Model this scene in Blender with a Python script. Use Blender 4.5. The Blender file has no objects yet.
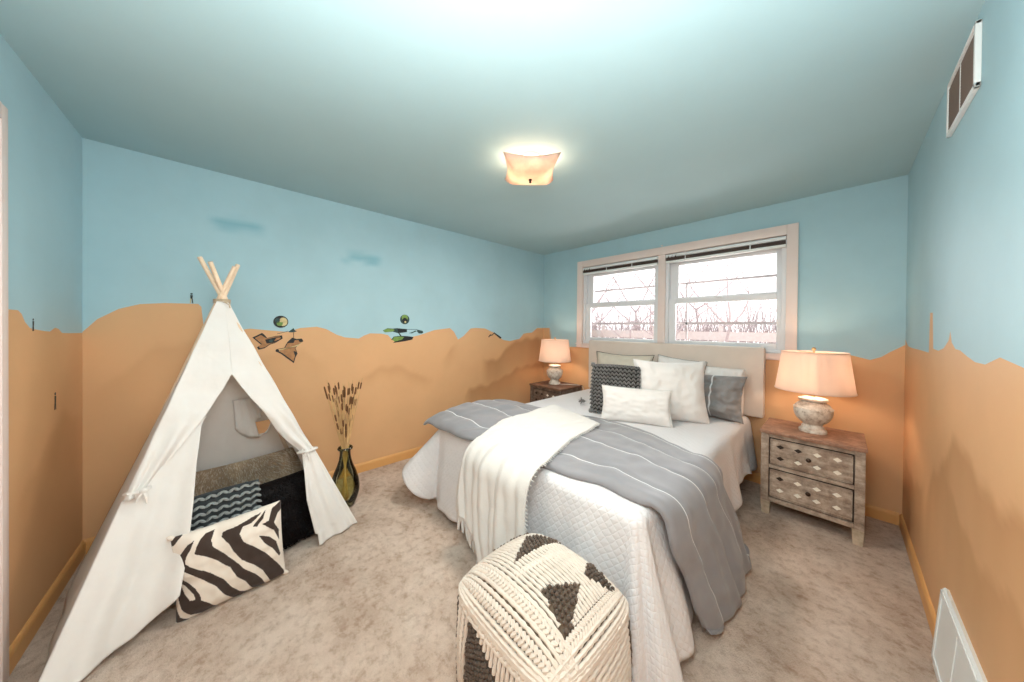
import bpy, bmesh, math, random
from math import sin, cos, pi, sqrt, radians
from mathutils import Vector, Matrix, noise, Euler
random.seed(7)
S = bpy.context.scene
COL = S.collection

# ------------------------------------------------------------------ room size
W, LEN, H = 3.3255, 4.0727, 2.44

# ------------------------------------------------------------------ camera
cam = bpy.data.cameras.new('camera')
co = bpy.data.objects.new('camera', cam)
COL.objects.link(co)
cam.sensor_width = 36.0
cam.lens = 304.5157 / 1024 * 36.0
cam.shift_y = -(341 - 329.299) / 1024
cam.clip_start = 0.02
yaw, pitch, roll = .8231, .0070, .0094
fwd = Vector((-sin(yaw) * cos(pitch), cos(yaw) * cos(pitch), -sin(pitch)))
r0 = Vector((cos(yaw), sin(yaw), 0))
u0 = r0.cross(fwd)
rr = r0 * cos(roll) + u0 * sin(roll)
uu = -r0 * sin(roll) + u0 * cos(roll)
m = Matrix((rr, uu, -fwd)).transposed().to_4x4()
m.translation = Vector((3.0176, -3.4407, 1.3595))
co.matrix_world = m
S.camera = co

# ------------------------------------------------------------------ world, exposure, lights
wd = bpy.data.worlds.new('world')
S.world = wd
wd.use_nodes = True
bg = wd.node_tree.nodes['Background']
bg.inputs[0].default_value = (1.0, .955, .965, 1)
bg.inputs[1].default_value = 2.1
S.view_settings.view_transform = 'Standard'
S.view_settings.look = 'None'
S.view_settings.exposure = 0.12
S.view_settings.gamma = 1.0
S.view_settings.use_curve_mapping = False


def light(name, kind, loc, power, color, size=.1, rot=None, **kw):
    l = bpy.data.lights.new(name, kind)
    l.energy = power
    l.color = color
    if kind == 'AREA':
        l.size = size
    else:
        l.shadow_soft_size = size
    for k, v in kw.items():
        setattr(l, k, v)
    o = bpy.data.objects.new(name, l)
    COL.objects.link(o)
    o.location = loc
    if rot:
        o.rotation_euler = rot
    return o


# photographer's flash bounced off the ceiling, from beside the camera
light('bounce_flash', 'SPOT', (2.75, -3.2, 1.05), 165, (1, .925, .89), .12, (radians(180 + 14), radians(16), 0), spot_size=radians(150), spot_blend=1.0)
# soft fill light added beside the camera, no fixture there
light('front_fill', 'POINT', (2.85, -3.30, 1.80), 50, (1, .91, .85), .28)
# daylight coming through the two windows
light('window_daylight', 'AREA', (1.68, .35, 1.75), 34, (1, .97, .97), 1.6, (radians(-80), 0, 0), shape='RECTANGLE', size_y=.9)


# ------------------------------------------------------------------ materials
def srgb(r, g, b):
    def f(c):
        c /= 255
        return c / 12.92 if c <= .04045 else ((c + .055) / 1.055) ** 2.4
    return (f(r), f(g), f(b), 1)


class NT:
    def __init__(s, name):
        s.m = bpy.data.materials.new(name)
        s.m.use_nodes = True
        s.t = s.m.node_tree
        s.b = s.t.nodes['Principled BSDF']
        s.out = s.t.nodes['Material Output']

    def n(s, typ, **kw):
        nd = s.t.nodes.new(typ)
        for k, v in kw.items():
            if k.startswith('i_'):
                key = k[2:].replace('_', ' ')
                nd.inputs[key].default_value = v
            else:
                setattr(nd, k, v)
        return nd

    def l(s, a, b):
        s.t.links.new(a, b)

    def coord(s, kind='Object', scale=(1, 1, 1), rot=(0, 0, 0)):
        tc = s.n('ShaderNodeTexCoord')
        mp = s.n('ShaderNodeMapping')
        mp.inputs['Scale'].default_value = scale
        mp.inputs['Rotation'].default_value = rot
        s.l(tc.outputs[kind], mp.inputs[0])
        return mp.outputs[0]

    def noise(s, vec, scale, detail=4, rough=.6):
        nd = s.n('ShaderNodeTexNoise')
        nd.inputs['Scale'].default_value = scale
        nd.inputs['Detail'].default_value = detail
        nd.inputs['Roughness'].default_value = rough
        if vec is not None:
            s.l(vec, nd.inputs['Vector'])
        return nd.outputs['Fac']

    def ramp(s, fac, stops):
        nd = s.n('ShaderNodeValToRGB')
        el = nd.color_ramp.elements
        el[0].position, el[0].color = stops[0]
        el[1].position, el[1].color = stops[-1]
        for p, c in stops[1:-1]:
            e = el.new(p)
            e.color = c
        s.l(fac, nd.inputs[0])
        return nd.outputs[0]

    def mix(s, fac, a, b, mode='MIX'):
        nd = s.n('ShaderNodeMix', data_type='RGBA', blend_type=mode)
        for sock, v in ((nd.inputs[0], fac), (nd.inputs[6], a), (nd.inputs[7], b)):
            if isinstance(v, (int, float, tuple)):
                sock.default_value = v
            else:
                s.l(v, sock)
        return nd.outputs[2]

    def bump(s, h, strength=.3, dist=.01, prev=None):
        nd = s.n('ShaderNodeBump')
        nd.inputs['Strength'].default_value = strength
        nd.inputs['Distance'].default_value = dist
        s.l(h, nd.inputs['Height'])
        if prev is not None:
            s.l(prev, nd.inputs['Normal'])
        s.l(nd.outputs[0], s.b.inputs['Normal'])
        return nd.outputs[0]


def plain(name, col, rough=.6, metal=0, var=.06, scale=12, bumpd=.002, bs=.3, spec=.3):
    k = NT(name)
    v = k.coord()
    f = k.noise(v, scale)
    dark = tuple(c * (1 - var) for c in col[:3]) + (1,)
    lite = tuple(min(1, c * (1 + var)) for c in col[:3]) + (1,)
    k.l(k.ramp(f, [(.3, dark), (.7, lite)]), k.b.inputs['Base Color'])
    k.b.inputs['Roughness'].default_value = rough
    k.b.inputs['Metallic'].default_value = metal
    k.b.inputs['Specular IOR Level'].default_value = spec
    k.bump(k.noise(v, scale * 14, 3), bs, bumpd)
    return k.m


def fabric(name, col, weave=350, var=.04, bs=.25, rough=.9, transl=0, wr=.0):
    k = NT(name)
    v = k.coord()
    f = k.noise(v, 9)
    dark = tuple(c * (1 - var) for c in col[:3]) + (1,)
    lite = tuple(min(1, c * (1 + var)) for c in col[:3]) + (1,)
    c = k.ramp(f, [(.3, dark), (.7, lite)])
    k.l(c, k.b.inputs['Base Color'])
    k.b.inputs['Roughness'].default_value = rough
    k.b.inputs['Specular IOR Level'].default_value = .15
    k.b.inputs['Sheen Weight'].default_value = 0 if 'black' in name else .12
    nb = k.bump(k.noise(v, weave, 2), bs, .002)
    if wr:
        nb = k.bump(k.noise(v, 7, 3, .5), wr, .03, nb)
    if transl:
        tr = k.n('ShaderNodeBsdfTranslucent')
        k.l(c, tr.inputs[0])
        mx = k.n('ShaderNodeMixShader')
        mx.inputs[0].default_value = transl
        k.l(k.b.outputs[0], mx.inputs[1])
        k.l(tr.outputs[0], mx.inputs[2])
        k.l(mx.outputs[0], k.out.inputs[0])
    return k.m


BLUE = srgb(172, 205, 214)
ORANGE = srgb(222, 174, 128)
BROWN = srgb(188, 138, 94)


def paint(name, a, b, streak=True):
    """wall paint; the attribute 'dune' (0..1) says where the mural's darker tone was brushed"""
    k = NT(name)
    v = k.coord()
    at = k.n('ShaderNodeAttribute', attribute_name='dune')
    f = k.noise(v, 2.2, 5)
    base = k.mix(k.ramp(f, [(.35, (0, 0, 0, 1)), (.7, (1, 1, 1, 1))]), a, tuple(c * .93 for c in a[:3]) + (1,))
    k.l(k.mix(at.outputs['Fac'], base, b), k.b.inputs['Base Color'])
    k.b.inputs['Roughness'].default_value = .55
    k.b.inputs['Specular IOR Level'].default_value = .25
    k.bump(k.noise(v, 140, 3), .12, .002)
    return k.m


M_blue = paint('blue_wall_paint', BLUE, srgb(134, 182, 196))
M_orange = paint('orange_wall_paint', ORANGE, BROWN)
M_base = plain('orange_baseboard_paint', srgb(222, 166, 104), .45, var=.04, scale=5)
M_ceil = plain('ceiling_paint', srgb(168, 198, 204), .75, var=.015, scale=3, bs=.08)
M_trim = plain('blush_white_trim_paint', srgb(232, 214, 206), .4, var=.02, scale=4, bs=.05)
M_vinyl = plain('white_window_vinyl', srgb(226, 226, 228), .35, var=.02, scale=4, bs=.03)
M_white = plain('white_painted_metal', srgb(232, 234, 232), .35, var=.02, scale=6, bs=.03)


def carpet():
    k = NT('beige_carpet')
    v = k.coord()
    big = k.noise(v, 3.2, 6, .75)
    mid = k.noise(v, 22, 5, .7)
    fine = k.noise(v, 420, 3, .7)
    c1 = k.ramp(big, [(.38, srgb(182, 152, 130)), (.5, srgb(216, 192, 173)), (.62, srgb(236, 216, 200))])
    c2 = k.ramp(mid, [(.32, srgb(166, 134, 110)), (.52, srgb(236, 216, 200))])
    c = k.mix(.45, c1, c2)
    c3 = k.ramp(fine, [(.3, (.62, .6, .58, 1)), (.6, (1, 1, 1, 1))])
    k.l(k.mix(.75, c, c3, 'MULTIPLY'), k.b.inputs['Base Color'])
    k.b.inputs['Roughness'].default_value = 1
    k.b.inputs['Specular IOR Level'].default_value = .05
    nb = k.bump(mid, .5, .02)
    vor = k.n('ShaderNodeTexVoronoi')
    vor.inputs['Scale'].default_value = 170
    k.l(v, vor.inputs['Vector'])
    nb = k.bump(vor.outputs['Distance'], .6, .006, nb)
    k.bump(fine, .8, .006, nb)
    return k.m


M_carpet = carpet()


def glass_pane():
    k = NT('window_glass')
    tr = k.n('ShaderNodeBsdfTransparent')
    tr.inputs[0].default_value = (.97, .97, .97, 1)
    gl = k.n('ShaderNodeBsdfGlossy')
    gl.inputs['Roughness'].default_value = .02
    fr = k.n('ShaderNodeFresnel')
    fr.inputs[0].default_value = 1.45
    mx = k.n('ShaderNodeMixShader')
    k.l(fr.outputs[0], mx.inputs[0])
    k.l(tr.outputs[0], mx.inputs[1])
    k.l(gl.outputs[0], mx.inputs[2])
    k.l(mx.outputs[0], k.out.inputs[0])
    return k.m


M_pane = glass_pane()


def wood(name, c1, c2, c3, scale=(1, 14, 14), wear=.5, rough=.6):
    k = NT(name)
    v = k.coord(scale=scale)
    f = k.noise(v, 3, 8, .7)
    g = k.noise(k.coord(), 16, 6, .7)
    a = k.ramp(f, [(.3, c1), (.5, c2), (.7, c3)])
    b = k.ramp(g, [(.4, c1), (.62, c3)])
    k.l(k.mix(wear, a, b), k.b.inputs['Base Color'])
    k.b.inputs['Roughness'].default_value = rough
    k.bump(f, .35, .004)
    return k.m


M_ns = wood('weathered_grey_wood', srgb(112, 92, 78), srgb(162, 142, 126), srgb(204, 186, 168))
M_nstop = wood('weathered_brown_top', srgb(112, 80, 62), srgb(152, 112, 90), srgb(184, 144, 120))
M_leg = wood('pale_worn_wood', srgb(150, 132, 110), srgb(188, 170, 146), srgb(214, 198, 176))
M_ns2 = wood('dark_weathered_wood', srgb(66, 50, 42), srgb(104, 82, 70), srgb(150, 128, 112))
M_ns2top = wood('dark_brown_top', srgb(78, 54, 42), srgb(112, 80, 62), srgb(140, 104, 84))
M_pole = wood('pale_pine_pole', srgb(214, 184, 152), srgb(232, 206, 178), srgb(240, 220, 196), (12, 12, 1), .2)
M_mirror = plain('silvered_inlay', srgb(240, 232, 218), .3, metal=0, var=.03, bs=.02)
M_bronze = plain('dark_bronze', srgb(74, 60, 52), .35, metal=.8, bs=.1)
M_brass = plain('pale_brass', srgb(214, 178, 132), .3, metal=.7, bs=.1)
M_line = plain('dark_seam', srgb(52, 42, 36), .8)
M_shade = fabric('linen_lampshade', srgb(238, 222, 210), 260, .02, .15, transl=.5)


def ceramic():
    k = NT('distressed_white_ceramic')
    v = k.coord()
    f = k.noise(v, 22, 8, .75)
    k.l(k.ramp(f, [(.34, srgb(140, 122, 104)), (.47, srgb(206, 194, 180)), (.62, srgb(228, 220, 208))]), k.b.inputs['Base Color'])
    k.b.inputs['Roughness'].default_value = .6
    k.bump(f, .4, .004)
    return k.m


M_ceramic = ceramic()
M_head = fabric('beige_linen_upholstery', srgb(214, 200, 188), 300, .03)
M_white_f = fabric('white_cotton', srgb(226, 221, 217), 400, .015, wr=.25)
M_white_c = fabric('canvas_white', srgb(243, 240, 236), 300, .02, transl=.26, wr=.5)
M_beige_f = fabric('beige_linen', srgb(206, 196, 180), 260, .04, wr=.3)
M_throw = fabric('white_woven_throw', srgb(212, 208, 203), 90, .02, .6)
M_piping = fabric('dark_piping', srgb(92, 84, 78))
M_matt = fabric('white_mattress_ticking', srgb(214, 212, 210))
M_dark = fabric('black_bed_frame', srgb(36, 32, 32))
M_sham = fabric('grey_sateen', srgb(138, 135, 134), 420, .04, .1, .55, wr=.35)
M_sline = fabric('white_stitch', srgb(224, 224, 224))


def quilted():
    k = NT('quilted_white_cotton')
    uv = k.n('ShaderNodeUVMap', uv_map='UVMap')
    mp = k.n('ShaderNodeMapping')
    mp.inputs['Rotation'].default_value = (0, 0, radians(45))
    k.l(uv.outputs[0], mp.inputs[0])
    no = k.n('ShaderNodeTexNoise')
    no.inputs['Scale'].default_value = 14
    k.l(uv.outputs[0], no.inputs['Vector'])
    ad = k.n('ShaderNodeVectorMath', operation='MULTIPLY_ADD')
    k.l(no.outputs['Color'], ad.inputs[0])
    ad.inputs[1].default_value = (.018, .018, 0)
    k.l(mp.outputs[0], ad.inputs[2])
    sx = k.n('ShaderNodeSeparateXYZ')
    k.l(ad.outputs[0], sx.inputs[0])
    hs = []
    for i in (0, 1):
        mu = k.n('ShaderNodeMath', operation='MULTIPLY')
        mu.inputs[1].default_value = pi / (.024 if i == 0 else .034)
        k.l(sx.outputs[i], mu.inputs[0])
        si = k.n('ShaderNodeMath', operation='SINE')
        k.l(mu.outputs[0], si.inputs[0])
        ab = k.n('ShaderNodeMath', operation='ABSOLUTE')
        k.l(si.outputs[0], ab.inputs[0])
        pw = k.n('ShaderNodeMath', operation='POWER')
        pw.inputs[1].default_value = .45
        k.l(ab.outputs[0], pw.inputs[0])
        hs.append(pw.outputs[0])
    mn = k.n('ShaderNodeMath', operation='MINIMUM')
    k.l(hs[0], mn.inputs[0])
    k.l(hs[1], mn.inputs[1])
    k.l(k.ramp(k.noise(None, 3), [(.3, srgb(214, 211, 212)), (.7, srgb(226, 223, 223))]), k.b.inputs['Base Color'])
    k.b.inputs['Roughness'].default_value = .8
    k.b.inputs['Specular IOR Level'].default_value = .2
    nb = k.bump(mn.outputs[0], .38, .007)
    k.bump(k.noise(None, 60, 3), .2, .004, nb)
    return k.m


M_quilt = quilted()


def duvet_mat():
    k = NT('grey_striped_sateen')
    uv = k.n('ShaderNodeUVMap', uv_map='UVMap')
    sx = k.n('ShaderNodeSeparateXYZ')
    k.l(uv.outputs[0], sx.inputs[0])
    mask = None
    for c, w in ((.175, .007), (.46, .007), (.70, .005), (.925, .006)):
        su = k.n('ShaderNodeMath', operation='SUBTRACT')
        su.inputs[1].default_value = c
        k.l(sx.outputs[1], su.inputs[0])
        ab = k.n('ShaderNodeMath', operation='ABSOLUTE')
        k.l(su.outputs[0], ab.inputs[0])
        lt = k.n('ShaderNodeMath', operation='LESS_THAN')
        lt.inputs[1].default_value = w * .45
        k.l(ab.outputs[0], lt.inputs[0])
        if mask is None:
            mask = lt.outputs[0]
        else:
            mx = k.n('ShaderNodeMath', operation='MAXIMUM')
            k.l(mask, mx.inputs[0])
            k.l(lt.outputs[0], mx.inputs[1])
            mask = mx.outputs[0]
    base = k.ramp(k.noise(k.coord(), 4), [(.3, srgb(128, 127, 130)), (.7, srgb(140, 138, 141))])
    k.l(k.mix(mask, base, srgb(232, 232, 232)), k.b.inputs['Base Color'])
    k.b.inputs['Roughness'].default_value = .5
    k.b.inputs['Specular IOR Level'].default_value = .35
    k.b.inputs['Sheen Weight'].default_value = .2
    k.bump(k.noise(k.coord(), 400, 2), .1, .002)
    return k.m


M_duvet = duvet_mat()
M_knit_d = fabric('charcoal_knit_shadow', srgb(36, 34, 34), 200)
M_knit_l = fabric('charcoal_knit_yarn', srgb(112, 110, 108), 260, .3)
M_knit_g = fabric('slate_knit_yarn', srgb(150, 154, 152), 260, .2)
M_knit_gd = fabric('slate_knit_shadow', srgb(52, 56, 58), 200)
M_zw = fabric('zebra_cream', srgb(226, 216, 204), 300, .03)
M_zd = fabric('zebra_dark_brown', srgb(66, 55, 50), 300, .08)
M_fur_b = fabric('black_fur', srgb(17, 13, 14), 100, .2, rough=.6)
M_fur_t = fabric('taupe_fur', srgb(176, 152, 126), 60, .25)
M_fur_t2 = fabric('taupe_fur_tips', srgb(206, 190, 170), 60, .2)
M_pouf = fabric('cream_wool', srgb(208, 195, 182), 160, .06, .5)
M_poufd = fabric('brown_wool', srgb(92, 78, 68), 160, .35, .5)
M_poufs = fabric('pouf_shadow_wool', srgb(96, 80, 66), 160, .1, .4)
M_reed = plain('dried_reed', srgb(206, 168, 118), .8, var=.2)
M_reedd = plain('dark_reed_head', srgb(112, 76, 48), .9, var=.25)
M_black = plain('black_sticker_vinyl', srgb(34, 36, 38), .5)
M_stb = plain('brown_sticker_vinyl', srgb(172, 124, 82), .5, var=.2, scale=40)
M_stg = plain('green_sticker_vinyl', srgb(118, 150, 78), .5, var=.3, scale=40)
M_std = plain('dark_teal_sticker_vinyl', srgb(48, 72, 72), .5, var=.3, scale=40)
M_sty = plain('pale_sticker_vinyl', srgb(206, 190, 140), .5, var=.2, scale=40)
M_grille = plain('brown_grille', srgb(128, 108, 96), .6)  # brown of the vent's louvres
M_blind_d = plain('dark_blind_slats', srgb(88, 72, 66), .5)
M_rail = plain('grey_screen_rail', srgb(170, 160, 158), .5)
M_rope = fabric('jute_cord', srgb(196, 176, 150))


def green_glass():
    k = NT('green_bottle_glass')
    tr = k.n('ShaderNodeBsdfTransparent')
    lw = k.n('ShaderNodeLayerWeight')
    lw.inputs[0].default_value = .35
    k.l(k.ramp(lw.outputs['Facing'], [(.0, srgb(242, 244, 222)), (.6, srgb(224, 228, 188)), (1, srgb(128, 140, 92))]), tr.inputs[0])
    gl = k.n('ShaderNodeBsdfGlossy')
    gl.inputs['Roughness'].default_value = .06
    fr = k.n('ShaderNodeFresnel')
    fr.inputs[0].default_value = 1.5
    v = k.coord(scale=(1, 1, .4))
    bp = k.n('ShaderNodeBump')
    bp.inputs['Strength'].default_value = .3
    bp.inputs['Distance'].default_value = .01
    k.l(k.noise(v, 14, 2), bp.inputs['Height'])
    k.l(bp.outputs[0], gl.inputs['Normal'])
    mx = k.n('ShaderNodeMixShader')
    k.l(fr.outputs[0], mx.inputs[0])
    k.l(tr.outputs[0], mx.inputs[1])
    k.l(gl.outputs[0], mx.inputs[2])
    k.l(mx.outputs[0], k.out.inputs[0])
    return k.m


M_vase = green_glass()


def lamp_glass():
    k = NT('frosted_lamp_glass')
    tr = k.n('ShaderNodeBsdfTranslucent')
    v = k.coord()
    c = k.ramp(k.noise(v, 8, 4), [(.35, srgb(222, 196, 182)), (.65, srgb(238, 222, 208))])
    k.l(c, tr.inputs[0])
    k.l(c, k.b.inputs['Base Color'])
    k.b.inputs['Roughness'].default_value = .3
    mx = k.n('ShaderNodeMixShader')
    mx.inputs[0].default_value = .6
    k.l(k.b.outputs[0], mx.inputs[1])
    k.l(tr.outputs[0], mx.inputs[2])
    k.l(mx.outputs[0], k.out.inputs[0])
    return k.m


M_lglass = lamp_glass()


def emit(name, col, st):
    k = NT(name)
    k.b.inputs['Base Color'].default_value = col
    k.b.inputs['Emission Color'].default_value = col
    k.b.inputs['Emission Strength'].default_value = st
    return k.m


M_bulb = emit('lit_bulb', (1, .80, .56, 1), 4)
M_bark = plain('grey_bark', srgb(184, 170, 170), .9, var=.15)
M_snow = plain('pale_winter_ground', srgb(206, 196, 188), .9, var=.1, scale=2)
M_evergreen = plain('olive_evergreen_needles', srgb(120, 124, 84), .9, var=.2)
M_fence = plain('pale_fence_boards', srgb(210, 200, 197), .9, var=.1)


# ------------------------------------------------------------------ mesh helpers
def mk(name, verts, faces, mats, parent=None, smooth=True, idx=None, uvs=None):
    me = bpy.data.meshes.new(name)
    me.from_pydata([tuple(v) for v in verts], [], faces)
    if not isinstance(mats, (list, tuple)):
        mats = [mats]
    for mt in mats:
        me.materials.append(mt)
    if idx:
        me.polygons.foreach_set('material_index', idx)
    me.polygons.foreach_set('use_smooth', [smooth] * len(faces))
    if uvs:
        ul = me.uv_layers.new(name='UVMap')
        flat = []
        for f in faces:
            for i in f:
                flat += [uvs[i][0], uvs[i][1]]
        ul.data.foreach_set('uv', flat)
    me.update()
    o = bpy.data.objects.new(name, me)
    COL.objects.link(o)
    if parent:
        o.parent = parent
    return o


class MB:
    """collects shapes into one mesh"""
    def __init__(s):
        s.v, s.f, s.i = [], [], []

    def add(s, vs, fs, mi=0):
        b = len(s.v)
        s.v += [Vector(v) for v in vs]
        s.f += [tuple(b + i for i in f) for f in fs]
        s.i += [mi] * len(fs)

    def box(s, x0, x1, y0, y1, z0, z1, bev=0, mi=0, M=None):
        bm = bmesh.new()
        bmesh.ops.create_cube(bm, size=1)
        for v in bm.verts:
            v.co = Vector(((x0 + x1) / 2 + v.co.x * (x1 - x0), (y0 + y1) / 2 + v.co.y * (y1 - y0), (z0 + z1) / 2 + v.co.z * (z1 - z0)))
        if bev:
            bmesh.ops.bevel(bm, geom=bm.edges[:], offset=bev, segments=2, affect='EDGES', profile=.6)
        if M is not None:
            bm.transform(M)
        bm.verts.ensure_lookup_table()
        bm.verts.index_update()
        s.add([v.co.copy() for v in bm.verts], [tuple(v.index for v in f.verts) for f in bm.faces], mi)
        bm.free()

    def tube(s, pts, r, seg=8, mi=0, cap=True):
        pts = [Vector(p) for p in pts]
        n = len(pts)
        rs = r if isinstance(r, (list, tuple)) else [r] * n
        vs, fs = [], []
        up = None
        for k in range(n):
            t = (pts[min(k + 1, n - 1)] - pts[max(k - 1, 0)])
            if t.length < 1e-9:
                t = Vector((0, 0, 1))
            t.normalize()
            if up is None:
                up = t.orthogonal().normalized()
            a = (up - t * up.dot(t))
            if a.length < 1e-6:
                a = t.orthogonal()
            a.normalize()
            up = a
            b = t.cross(a)
            for j in range(seg):
                th = 2 * pi * j / seg
                vs.append(pts[k] + (a * cos(th) + b * sin(th)) * rs[k])
        for k in range(n - 1):
            for j in range(seg):
                j2 = (j + 1) % seg
                fs.append((k * seg + j, k * seg + j2, (k + 1) * seg + j2, (k + 1) * seg + j))
        if cap:
            fs.append(tuple(range(seg))[::-1])
            fs.append(tuple((n - 1) * seg + j for j in range(seg)))
        s.add(vs, fs, mi)

    def lathe(s, prof, seg=32, c=(0, 0, 0), mi=0, rib=0, ribn=0):
        vs, fs = [], []
        n = len(prof)
        for (r, z) in prof:
            for j in range(seg):
                th = 2 * pi * j / seg
                q = r * (1 + rib * cos(ribn * th)) if rib else r
                vs.append((c[0] + q * cos(th), c[1] + q * sin(th), c[2] + z))
        for k in range(n - 1):
            for j in range(seg):
                j2 = (j + 1) % seg
                fs.append((k * seg + j, k * seg + j2, (k + 1) * seg + j2, (k + 1) * seg + j))
        if prof[0][0] > 1e-5 and prof[0] != prof[-1]:
            fs.append(tuple(range(seg))[::-1])
        if prof[-1][0] > 1e-5 and prof[0] != prof[-1]:
            fs.append(tuple((n - 1) * seg + j for j in range(seg)))
        s.add(vs, fs, mi)

    def ball(s, c, r, seg=8, rings=5, mi=0, M=None):
        vs, fs = [], []
        R = r if isinstance(r, (list, tuple)) else (r, r, r)
        c = Vector(c)
        for i in range(rings + 1):
            ph = pi * i / rings
            for j in range(seg):
                th = 2 * pi * j / seg
                p = Vector((R[0] * sin(ph) * cos(th), R[1] * sin(ph) * sin(th), R[2] * cos(ph)))
                if M is not None:
                    p = M @ p
                vs.append(c + p)
        for i in range(rings):
            for j in range(seg):
                j2 = (j + 1) % seg
                fs.append((i * seg + j, (i + 1) * seg + j, (i + 1) * seg + j2, i * seg + j2))
        s.add(vs, fs, mi)

    def build(s, name, mats, parent=None, smooth=True):
        o = mk(name, s.v, s.f, mats, parent, smooth, s.i)
        if smooth:
            shade_auto(o)
        return o


def shade_auto(o, ang=40):
    me = o.data
    bm = bmesh.new()
    bm.from_mesh(me)
    lim = radians(ang)
    for e in bm.edges:
        if len(e.link_faces) == 2:
            try:
                e.smooth = e.calc_face_angle() < lim
            except ValueError:
                pass
    bm.to_mesh(me)
    bm.free()


def tag(o, label, cat, group=None, kind=None):
    o['label'] = label
    o['category'] = cat
    if group:
        o['group'] = group
    if kind:
        o['kind'] = kind
    return o


def empty(name, loc=(0, 0, 0), rz=0):
    o = bpy.data.objects.new(name, None)
    COL.objects.link(o)
    o.location = loc
    o.rotation_euler = (0, 0, rz)
    return o


def struct(o):
    o['kind'] = 'structure'
    return o


def solidify(o, t, off=-1):
    md = o.modifiers.new('thickness', 'SOLIDIFY')
    md.thickness = t
    md.offset = off
    return md


def interp(pts, x):
    if x <= pts[0][0]:
        return pts[0][1]
    for (a, b), (c, d) in zip(pts, pts[1:]):
        if x <= c:
            if c == a:
                return d
            return b + (d - b) * (x - a) / (c - a)
    return pts[-1][1]


def sstep(a, b, x):
    t = max(0, min(1, (x - a) / (b - a)))
    return t * t * (3 - 2 * t)


# ------------------------------------------------------------------ setting: walls with the two-tone mural
def ridge_tone(ridges, s, z):
    """strength of the darker brushed tone at (s,z): strongest just under a painted ridge line"""
    t = 0
    for pts, depth, amt in ridges:
        if s < pts[0][0] or s > pts[-1][0]:
            continue
        zr = interp(pts, s) + .012 * sin(s * 31)
        e = min((s - pts[0][0]), (pts[-1][0] - s)) / .12
        e = max(0, min(1, e))
        d = zr - z
        if -.025 < d < depth:
            t = max(t, amt * e * (1 - max(0, d) / depth) ** 1.3 * min(1, (d + .025) / .05))
    return t


def mural_wall(name, P, s0, s1, prof, ridges, holes=(), patches=(), inward=(1, 0, 0), thick=.14):
    """P(s,z)->point; lower part orange, upper part blue, split exactly along prof"""
    step = .02
    ss = set()
    n = int((s1 - s0) / step)
    for i in range(n + 1):
        ss.add(round(s0 + (s1 - s0) * i / n, 4))
    for p in prof:
        if s0 < p[0] < s1:
            ss.add(round(p[0], 4))
    for h in holes:
        ss.add(h[0])
        ss.add(h[1])
    ss = sorted(ss)
    verts, faces, idx, dune = [], [], [], []
    key = {}

    def vid(s, z):
        k = (round(s, 4), round(z, 4))
        if k not in key:
            key[k] = len(verts)
            verts.append(P(s, z))
            dune.append(0)
        return key[k]
    NL, NU = 44, 26
    for a, b in zip(ss, ss[1:]):
        mid = (a + b) / 2
        hole = None
        for h in holes:
            if h[0] < mid < h[1]:
                hole = h

        def zs(s):
            p = interp(prof, s)
            if hole:
                p = hole[2]
                top = hole[3]
                return [p * i / NL for i in range(NL + 1)], [top + (H - top) * i / 8 for i in range(9)]
            return [p * i / NL for i in range(NL + 1)], [p + (H - p) * i / NU for i in range(NU + 1)]
        la, ua = zs(a)
        lb, ub = zs(b)
        for (A, B, mi) in ((la, lb, 0), (ua, ub, 1)):
            for i in range(len(A) - 1):
                q = (vid(a, A[i]), vid(b, B[i]), vid(b, B[i + 1]), vid(a, A[i + 1]))
                if len(set(q)) < 3:
                    continue
                faces.append(q)
                idx.append(mi)
    for (s, z), i in key.items():
        v = 0
        if z < interp(prof, s) + .001:
            v = ridge_tone(ridges, s, z)
        for (pa, pb, za, zb, am) in patches:
            e = sstep(pa - .05, pa + .05, s + .04 * sin(z * 40)) * (1 - sstep(pb - .05, pb + .05, s)) * sstep(za - .02, za + .03, z + .01 * sin(s * 25)) * (1 - sstep(zb - .03, zb + .02, z))
            v = max(v, am * e)
        dune[i] = v
    me = bpy.data.meshes.new(name)
    me.from_pydata([tuple(v) for v in verts], [], faces)
    me.materials.append(M_orange)
    me.materials.append(M_blue)
    me.polygons.foreach_set('material_index', idx)
    at = me.attributes.new('dune', 'FLOAT', 'POINT')
    at.data.foreach_set('value', dune)
    me.update()
    # make normals face the room
    if me.polygons[0].normal.dot(Vector(inward)) < 0:
        me.flip_normals()
    o = bpy.data.objects.new(name, me)
    COL.objects.link(o)
    solidify(o, thick, -1)
    return struct(o)


prof_left = [(-4.0727, 1.308), (-4.02, 1.385), (-3.94, 1.45), (-3.857, 1.484), (-3.75, 1.497), (-3.60, 1.500), (-3.585, 1.48), (-3.575, 1.36), (-3.56, 1.33),
             (-3.45, 1.31), (-3.328, 1.33), (-3.2, 1.315), (-3.10, 1.305), (-3.017, 1.336), (-2.9, 1.348), (-2.831, 1.329), (-2.75, 1.28), (-2.682, 1.254), (-2.566, 1.242),
             (-2.52, 1.27), (-2.469, 1.289), (-2.36, 1.285), (-2.301, 1.271), (-2.27, 1.235), (-2.2, 1.225), (-2.1, 1.24), (-1.967, 1.268), (-1.8, 1.32), (-1.604, 1.343), (-1.55, 1.3), (-1.496, 1.21), (-1.42, 1.25),
             (-1.32, 1.34), (-1.241, 1.347), (-1.1, 1.34), (-.94, 1.28), (-.8, 1.19), (-.677, 1.173), (-.5, 1.20), (-.42, 1.27), (-.352, 1.279), (-.25, 1.285), (-.144, 1.351), (0, 1.352)]
prof_left = sorted([p for p in prof_left if p[0] != -3.605])
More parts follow.
